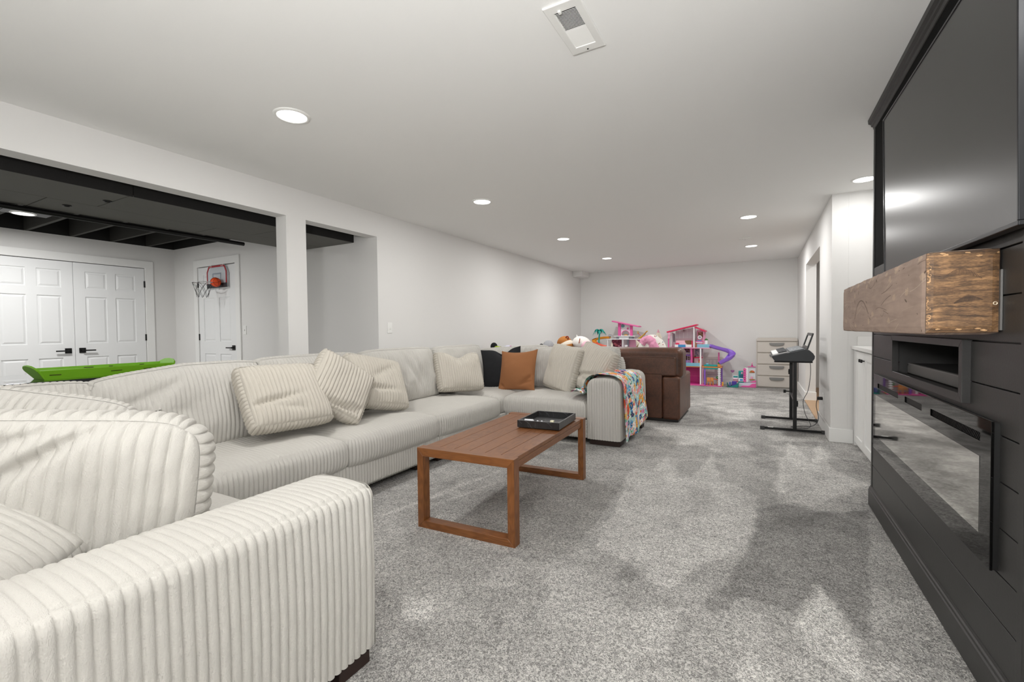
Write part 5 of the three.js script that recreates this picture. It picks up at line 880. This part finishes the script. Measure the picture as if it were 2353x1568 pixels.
{
  const t = thing('plush_toy', 'brown and cream plush lying behind the far sofa back', 'plush toy', [-2.50, 0.452, -6.10]);
  part('body', blob(0.13, 0.26, 0.15, 5).translate(0.06, 0.2, 0), plush(0xe3d9c8), t);
  part('head', blob(0.105, 0.10, 0.11, 6).rotateZ(0.35).translate(0.02, 0.458, 0.01), plush(0xbd7a3c), t, 'brown rounded head');
  part('face', blob(0.125, 0.085, 0.12, 7).rotateZ(0.35).translate(0.055, 0.415, 0.022), plush(0xe8dfd0), t);
  part('flower', new THREE.TorusGeometry(0.02, 0.009, 8, 14).rotateZ(0.3).translate(0.085, 0.535, 0.06), std(0x8a3420, 0.8), t);
  part('arm', tube([[0.05, 0.38, 0.13], [0.12, 0.41, 0.15], [0.2, 0.43, 0.14]], 0.03, 20, 10), plush(0xbd7a3c), t);
}
{
  const t = thing('plush_toy', 'grey plush slumped left of the brown and cream one', 'plush toy', [-2.74, 0.452, -6.12]);
  part('body', blob(0.13, 0.25, 0.14, 9, 0.12).translate(0, 0.24, 0), plush(0xa5a6aa), t); part('nose', blob(0.03, 0.03, 0.03, 10).translate(-0.09, 0.42, 0.06), plush(0x3a3a3c), t);
}
{
  const t = thing('plush_toy', 'white plush with pink lower part right of the brown one', 'plush toy', [-2.21, 0.452, -6.10]);
  part('body', blob(0.17, 0.25, 0.14, 12).translate(0.04, 0.22, 0), plush(0xf4eee8), t); part('head', blob(0.14, 0.11, 0.12, 13).rotateZ(-0.35).translate(0.0, 0.445, 0.02), plush(0xf7f3ee), t);
  part('belly', blob(0.12, 0.09, 0.08, 14).rotateZ(-0.4).translate(0.12, 0.395, 0.09), plush(0xf0c4d2), t); part('stripe', [bx(-0.004, 0.008, 0, 0.07, 0, 0.01, 0.003).rotateZ(-0.2).translate(0.0, 0.46, 0.135)], plush(0xc47a62), t); part('ear', new THREE.ConeGeometry(0.03, 0.07, 14).rotateZ(0.3).translate(-0.07, 0.55, 0.02), plush(0xf7f3ee), t); part('eye', new THREE.SphereGeometry(0.009, 8, 6).translate(0.15, 0.43, 0.165), std(0x1a1a1a, 0.3), t);
}
// low black console with things on it, behind the far sofa corner -------
{
  const t = thing('console_table', 'low black console along the left wall behind the sofa', 'console', [-3.37, 0, -5.62]);
  part('top', [bx(-0.175, 0.175, 0.76, 0.78, -0.7, 0.34, 0.004)], M.blackMetal, t); for (const [x, z] of [[-0.155, -0.68], [0.155, -0.68], [-0.155, 0.32], [0.155, 0.32]]) part('leg', [bx(x - 0.015, x + 0.015, 0, 0.76, z - 0.015, z + 0.015, 0.002)], M.blackMetal, t);
  const k = thing('black_box', 'thin black box edge left of the hat behind the sofa', 'box', [-3.42, 0.781, -5.40]); part('box', [bx(-0.08, 0.075, 0, 0.044, -0.05, 0.05, 0.004)], std(0x121212, 0.5), k); part('lid', [bx(-0.085, 0.08, 0.04, 0.052, -0.055, 0.055, 0.003)], std(0x1a1a1a, 0.5), k);
  const h = thing('wide_hat', 'brown wide brimmed hat resting behind the far sofa back', 'hat', [-3.36, 0.781, -5.72]); part('brim', new THREE.LatheGeometry([[0, 0.028], [0.09, 0.03], [0.15, 0.026], [0.2, 0.006], [0.202, 0.01], [0.15, 0.036], [0.09, 0.04], [0, 0.04]].map(p => new THREE.Vector2(...p)), 36), std(0x8a6f60, 0.9), h); part('crown', blob(0.085, 0.05, 0.085, 3, 0.02).translate(0, 0.04, 0), std(0x7d6456, 0.9), h);
  const p = thing('black_ball', 'black rounded toy sitting on the brown hat', 'toy', [-3.40, 0.825, -5.65]); part('ball', blob(0.052, 0.058, 0.05, 4, 0.05).translate(0, 0.045, 0), plush(0x16181c), p);
  const g = thing('green_toy', 'small bright green toy right of the black rounded one', 'toy', [-3.31, 0.83, -5.62]); part('body', blob(0.06, 0.028, 0.035, 5).rotateZ(-0.25).translate(0, 0.02, 0), std(0x9fb83a, 0.7), g);
  const b = thing('striped_ball', 'white and lilac ball with magenta and blue patch, on the console', 'ball', [-3.13, 0.781, -5.60]); part('ball', new THREE.SphereGeometry(0.075, 24, 18).scale(1.1, 0.75, 1).translate(0, 0.055, 0), std(0xd7d6ea, 0.5), b); part('patch', new THREE.SphereGeometry(0.0765, 16, 12, 2.4, 0.8, 0.5, 0.7).scale(1.1, 0.75, 1).translate(0, 0.055, 0), std(0xa8317f, 0.5), b); part('patch', new THREE.SphereGeometry(0.0768, 16, 12, 2.6, 0.8, 1.2, 0.5).scale(1.1, 0.75, 1).translate(0, 0.055, 0), std(0x3f5ca8, 0.5), b);
}
// little toys between the house and the drawers -----------------------
{
  const Z = -9.40;
  const tub = thing('toy_tub', 'small dark teal toy tub on the carpet beside the pink mat', 'toy', [-0.44, 0, Z]); part('tub', uvm(extr(shapeOf([[-0.085, 0], [0.085, 0], [0.10, 0.08], [0.092, 0.08], [0.078, 0.008], [-0.078, 0.008], [-0.095, 0.08], [-0.103, 0.08]]), 0.14, 0.004, 1)), std(0x17807c, 0.5), tub); part('content', [bx(-0.02, 0.06, 0.02, 0.11, 0.03, 0.11, 0.01)], std(0x4b3a9a, 0.5), tub); part('content', [bx(-0.07, -0.03, 0.02, 0.095, 0.03, 0.1, 0.008)], std(0x5d6aa0, 0.5), tub);
  const wand = thing('toy_wand', 'purple heart on a thin stick behind the teal tub', 'toy', [-0.455, 0, Z - 0.06]); const hs = new THREE.Shape(); hs.moveTo(0, -0.03); hs.bezierCurveTo(-0.05, 0.0, -0.035, 0.035, 0, 0.016); hs.bezierCurveTo(0.035, 0.035, 0.05, 0.0, 0, -0.03); part('heart', uvm(extr(hs, 0.014, 0.003, 1).translate(0, 0.285, 0)), std(0x9a5f92, 0.5), wand); part('stick', rod([0, 0, 0.006], [0, 0.27, 0.006], 0.003, 8), std(0xe8e8ee, 0.4), wand);
  const reg = thing('toy_stand', 'small white toy stand with teal and pink shelves', 'toy', [-0.405, 0, Z - 0.1]); part('frame', [bx(-0.045, 0.045, 0, 0.205, -0.02, 0.02, 0.005)], C.white, reg); part('sign', [bx(-0.036, 0.036, 0.165, 0.195, 0.019, 0.026, 0.003)], C.teal, reg); part('shelf', [bx(-0.042, 0.042, 0.13, 0.142, 0, 0.05, 0.003)], C.rose, reg); part('shelf', [bx(-0.042, 0.042, 0.09, 0.102, 0, 0.05, 0.003)], C.hot, reg); part('shelf', [bx(-0.042, 0.042, 0.05, 0.062, 0, 0.05, 0.003)], C.white, reg);
  const arc = thing('toy_machine', 'teal and white toy machine beside the pink scalloped toy wall', 'toy', [-0.31, 0, Z - 0.05]); part('cabinet', [bx(-0.045, 0.045, 0, 0.295, -0.05, 0.0, 0.008)], C.teal, arc); part('screen', [bx(-0.03, 0.03, 0.17, 0.23, -0.001, 0.006, 0.002)], std(0x1d5f7a, 0.4), arc); part('sticker', new THREE.SphereGeometry(0.02, 10, 8).scale(0.7, 1, 0.3).translate(0.012, 0.255, 0.003), C.rose, arc); part('panel', [bx(-0.045, 0.045, 0.1, 0.16, -0.01, 0.025, 0.004)], C.white, arc); part('panel', [bx(-0.02, 0.03, 0.115, 0.145, 0.024, 0.03, 0.002)], C.blue, arc);
  const shop = thing('toy_shop', 'small toy shop with arched shelves and pink scalloped wall', 'toy', [-0.165, 0, Z - 0.03]);
  part('wall', [bx(-0.085, -0.03, 0.09, 0.355, -0.07, 0.0, 0.003)], C.white, shop); part('wall', [bx(-0.03, 0.095, 0.09, 0.375, -0.08, -0.03, 0.003)], std(0xdcdfe3, 0.5), shop); for (let i = 0; i < 6; i++) part('scallop', new THREE.CylinderGeometry(0.026, 0.026, 0.02, 16).rotateX(hp2).translate(-0.085, 0.115 + i * 0.042, 0.0), C.pink, shop);
  const ar = new THREE.Shape(); ar.moveTo(-0.045, 0); ar.lineTo(0.045, 0); ar.absarc(0, 0, 0.045, 0, Math.PI, false); part('arch_shelf', uvm(extr(ar, 0.006, 0.001, 1).translate(0.035, 0.265, -0.03)), std(0xb07a3c, 0.6), shop); part('bread', new THREE.SphereGeometry(0.014, 10, 8).scale(1.4, 0.8, 0.6).translate(0.05, 0.29, -0.02), C.coral, shop); part('shelf', [bx(-0.01, 0.08, 0.135, 0.15, -0.03, 0.0, 0.003)], std(0xb07a3c, 0.6), shop); part('toy_jug', new THREE.CylinderGeometry(0.014, 0.018, 0.045, 12).translate(0.03, 0.174, -0.015), C.rose, shop); part('roof', [bx(-0.04, 0.095, 0.373, 0.382, -0.09, -0.01, 0.003)], C.pink, shop); part('cake', new THREE.ConeGeometry(0.02, 0.06, 14).translate(0.035, 0.41, -0.05), C.magenta, shop); part('cake', new THREE.SphereGeometry(0.012, 10, 8).translate(0.035, 0.445, -0.05), C.rose, shop);
  const base = part('base', uvm(extr(shapeOf([[-0.19, 0], [0.10, 0], [0.10, 0.09], [-0.19, 0.07]]), 0.10, 0.006, 2).translate(0, 0, -0.09)), std(0xd5dbe6, 0.5), shop); void base;
  const wv = new THREE.Shape(); wv.moveTo(-0.16, 0); wv.bezierCurveTo(-0.1, 0.06, -0.02, 0.0, 0.02, 0.055); wv.bezierCurveTo(0.05, 0.085, 0.1, 0.06, 0.10, 0.085); wv.lineTo(0.10, 0); wv.closePath(); part('wave', uvm(extr(wv, 0.03, 0.004, 2).translate(0, 0, 0.02)), C.pink, shop, 'pink wavy edge');
  part('wave', uvm(extr(shapeOf([[0.0, 0.09], [0.10, 0.09], [0.10, 0.125], [0.06, 0.12], [0.03, 0.105]]), 0.03, 0.004, 2).translate(0, 0, -0.02)), C.pink, shop);
}

// ---------------------------------------------------------------- game room things
{
  const t = thing('game_table', 'dark glossy table with green tray on it behind the sofa', 'table', [-4.76, 0, -1.45]);
  part('top', [bx(-0.46, 0.46, 0.745, 0.79, -0.95, 1.2, 0.008)], phy(0x23262a, 0.12, { clearcoat: 0.6 }), t); part('apron', [bx(-0.42, 0.42, 0.6, 0.746, -0.9, 1.15)], M.black, t);
  for (const [x, z] of [[-0.38, -0.86], [0.38, -0.86], [-0.38, 1.1], [0.38, 1.1]]) part('leg', [bx(x - 0.05, x + 0.05, 0, 0.62, z - 0.05, z + 0.05, 0.004)], M.black, t);
}
{
  const gm = std(0x86c828, 0.5), t = thing('green_tray', 'long distressed bright green wooden tray with raised ends', 'tray', [-4.56, 0.7905, -1.595]);
  // sloping long sides
  const side = s => part('side_board', uvm(extr(shapeOf([[-0.375, 0], [0.375, 0], [0.43, 0.078], [-0.43, 0.078]]), 0.014, 0.002, 1).rotateX(-0).applyMatrix4(TURN_X).rotateZ(s * -0.42).translate(s * 0.085, 0, 0)), gm, t);
  side(1); side(-1);
  part('bottom', [bx(-0.095, 0.1, 0, 0.012, -0.37, 0.37, 0.002)], gm, t);
  for (const s of [-1, 1]) { const g = extr(shapeOf([[-0.10, 0], [0.10, 0], [0.135, 0.078], [0.115, 0.10], [0.07, 0.118], [0, 0.124], [-0.07, 0.118], [-0.115, 0.10], [-0.135, 0.078]]), 0.014, 0.003, 2); g.translate(0, 0, -0.007).rotateX(s * 0.6).translate(0, 0.002, s * 0.375); part('end_board', uvm(g), gm, t, 'raised shaped end board'); }
  const R = rng(8), dk = std(0x3b2a18, 0.8);
  for (let i = 0; i < 7; i++) { const z = -0.34 + R() * 0.7, w = 0.02 + R() * 0.06, top = i % 2; part('worn_patch', [bx(-0.0012, 0.0012, -0.002, 0.002, -w / 2, w / 2).rotateZ(-0.42).translate(0.0995 + (top ? 0.0315 : 0.018), top ? 0.073 : 0.03 + R() * 0.02, z)], dk, t); }
}
{ // small hoop hung on the door
  const x0 = -6.755, x1 = -6.275, y0 = 1.73, y1 = 2.035, z = ZH + 0.03, cx2 = (x0 + x1) / 2;
  const t = thing('basketball_hoop', 'small red and clear basketball backboard with net hung on the door', 'basketball hoop', [cx2, 0, z]);
  const out = [[-0.24, y0], [0.24, y0], [0.24, 1.95], [0.20, 2.02], [0.17, y1], [-0.17, y1], [-0.20, 2.02], [-0.24, 1.95]], inn = [[-0.217, 1.79], [0.217, 1.79], [0.217, 1.945], [0.182, 2.002], [0.16, 2.012], [-0.16, 2.012], [-0.182, 2.002], [-0.217, 1.945]];
  part('board', uvm(extr(shapeOf(out), 0.006, 0.001, 1)), phy(0xe2e8ee, 0.15, { transparent: true, opacity: 0.45 }), t, 'clear plastic board');
  const rim = shapeOf([[-0.24, 1.79], [-0.24, 1.95], [-0.20, 2.02], [-0.17, y1], [0.17, y1], [0.20, 2.02], [0.24, 1.95], [0.24, 1.79], [0.217, 1.79], [0.217, 1.945], [0.182, 2.002], [0.16, 2.012], [-0.16, 2.012], [-0.182, 2.002], [-0.217, 1.945], [-0.217, 1.79]]); void inn;
  part('border', uvm(extr(rim, 0.003).translate(0, 0, 0.006)), std(0xa81f2a, 0.4), t, 'red border');
  part('lower_band', [bx(-0.24, 0.24, y0, 1.79, 0.006, 0.010)], std(0x2a2d33, 0.5), t);
  const tg = shapeOf([[-0.10, 1.80], [0.10, 1.80], [0.10, 1.93], [-0.10, 1.93]]); tg.holes.push(shapeOf([[-0.085, 1.80], [-0.085, 1.915], [0.085, 1.915], [0.085, 1.80]])); part('target', uvm(extr(tg, 0.002).translate(0, 0, 0.006)), std(0x8d97a3, 0.5), t);
  for (const x of [-0.15, -0.12, 0.12, 0.15]) part('bolt', new THREE.CylinderGeometry(0.006, 0.006, 0.004, 10).rotateX(hp2).translate(x, 2.024, 0.011), M.white, t);
  part('hook', [bx(-0.16, -0.13, y1 - 0.02, 2.05, -0.012, 0.003)], M.trim, t); part('hook', [bx(0.13, 0.16, y1 - 0.02, 2.05, -0.012, 0.003)], M.trim, t);
  const RC = [0.03, 1.785, 0.205], RR = 0.12;
  part('rim', new THREE.TorusGeometry(RR, 0.006, 10, 40).rotateX(hp2).translate(...RC), std(0xd9d9da, 0.35), t, 'pale ring');
  part('bracket', [bx(-0.08, 0.04, 1.765, 1.795, 0.008, 0.05, 0.004), ], std(0x2a2d33, 0.5), t);
  part('bracket_arm', [bx(-0.03, -0.02, 1.777, 1.787, 0.04, 0.10), ], std(0xd9d9da, 0.35), t); part('bracket_arm', [bx(0.075, 0.085, 1.777, 1.787, 0.04, 0.10)], std(0xd9d9da, 0.35), t);
  const cord = std(0x2b2b2b, 0.8), n = 8;
  for (let k = 0; k < n; k++) for (const s of [-1, 1]) { const pts = []; for (let i = 0; i <= 3; i++) { const a = (k + s * i * 0.5) / n * 6.283, r = lerp(RR, 0.062, Math.pow(i / 3, 0.7)); pts.push([RC[0] + Math.cos(a) * r, RC[1] - i * 0.066, RC[2] + Math.sin(a) * r]); } part('net_cord', tube(pts, 0.0018, 18, 5), cord, t); }
  const b = thing('basketball', 'orange red mini basketball resting against the clear backboard', 'ball', [cx2 + 0.10, 1.795, z + 0.075]);
  part('ball', new THREE.SphereGeometry(0.063, 36, 26), std(0xf4541c, 0.55, { bumpMap: stipple, bumpScale: 0.0005 }), b);
  const rib = std(0x2a1008, 0.7), R0 = 0.0632; for (const [rx, ry] of [[0, 0], [hp2, 0], [0, hp2]]) part('seam', new THREE.TorusGeometry(R0, 0.0016, 6, 60).rotateX(rx).rotateY(ry).rotateX(0.25), rib, b); for (const s of [-1, 1]) part('seam', new THREE.TorusGeometry(0.0495, 0.0013, 6, 50).rotateY(hp2).translate(s * 0.039, 0, 0).rotateX(0.25), rib, b);
  part('printed_mark', new THREE.SphereGeometry(0.0635, 12, 8, 1.1, 0.25, 1.0, 0.3), std(0x1c0d08, 0.6), b);
}

scene.traverse(o => { if (o.isMesh) { o.castShadow = true; o.receiveShadow = true; } });
renderer.render(scene, camera);
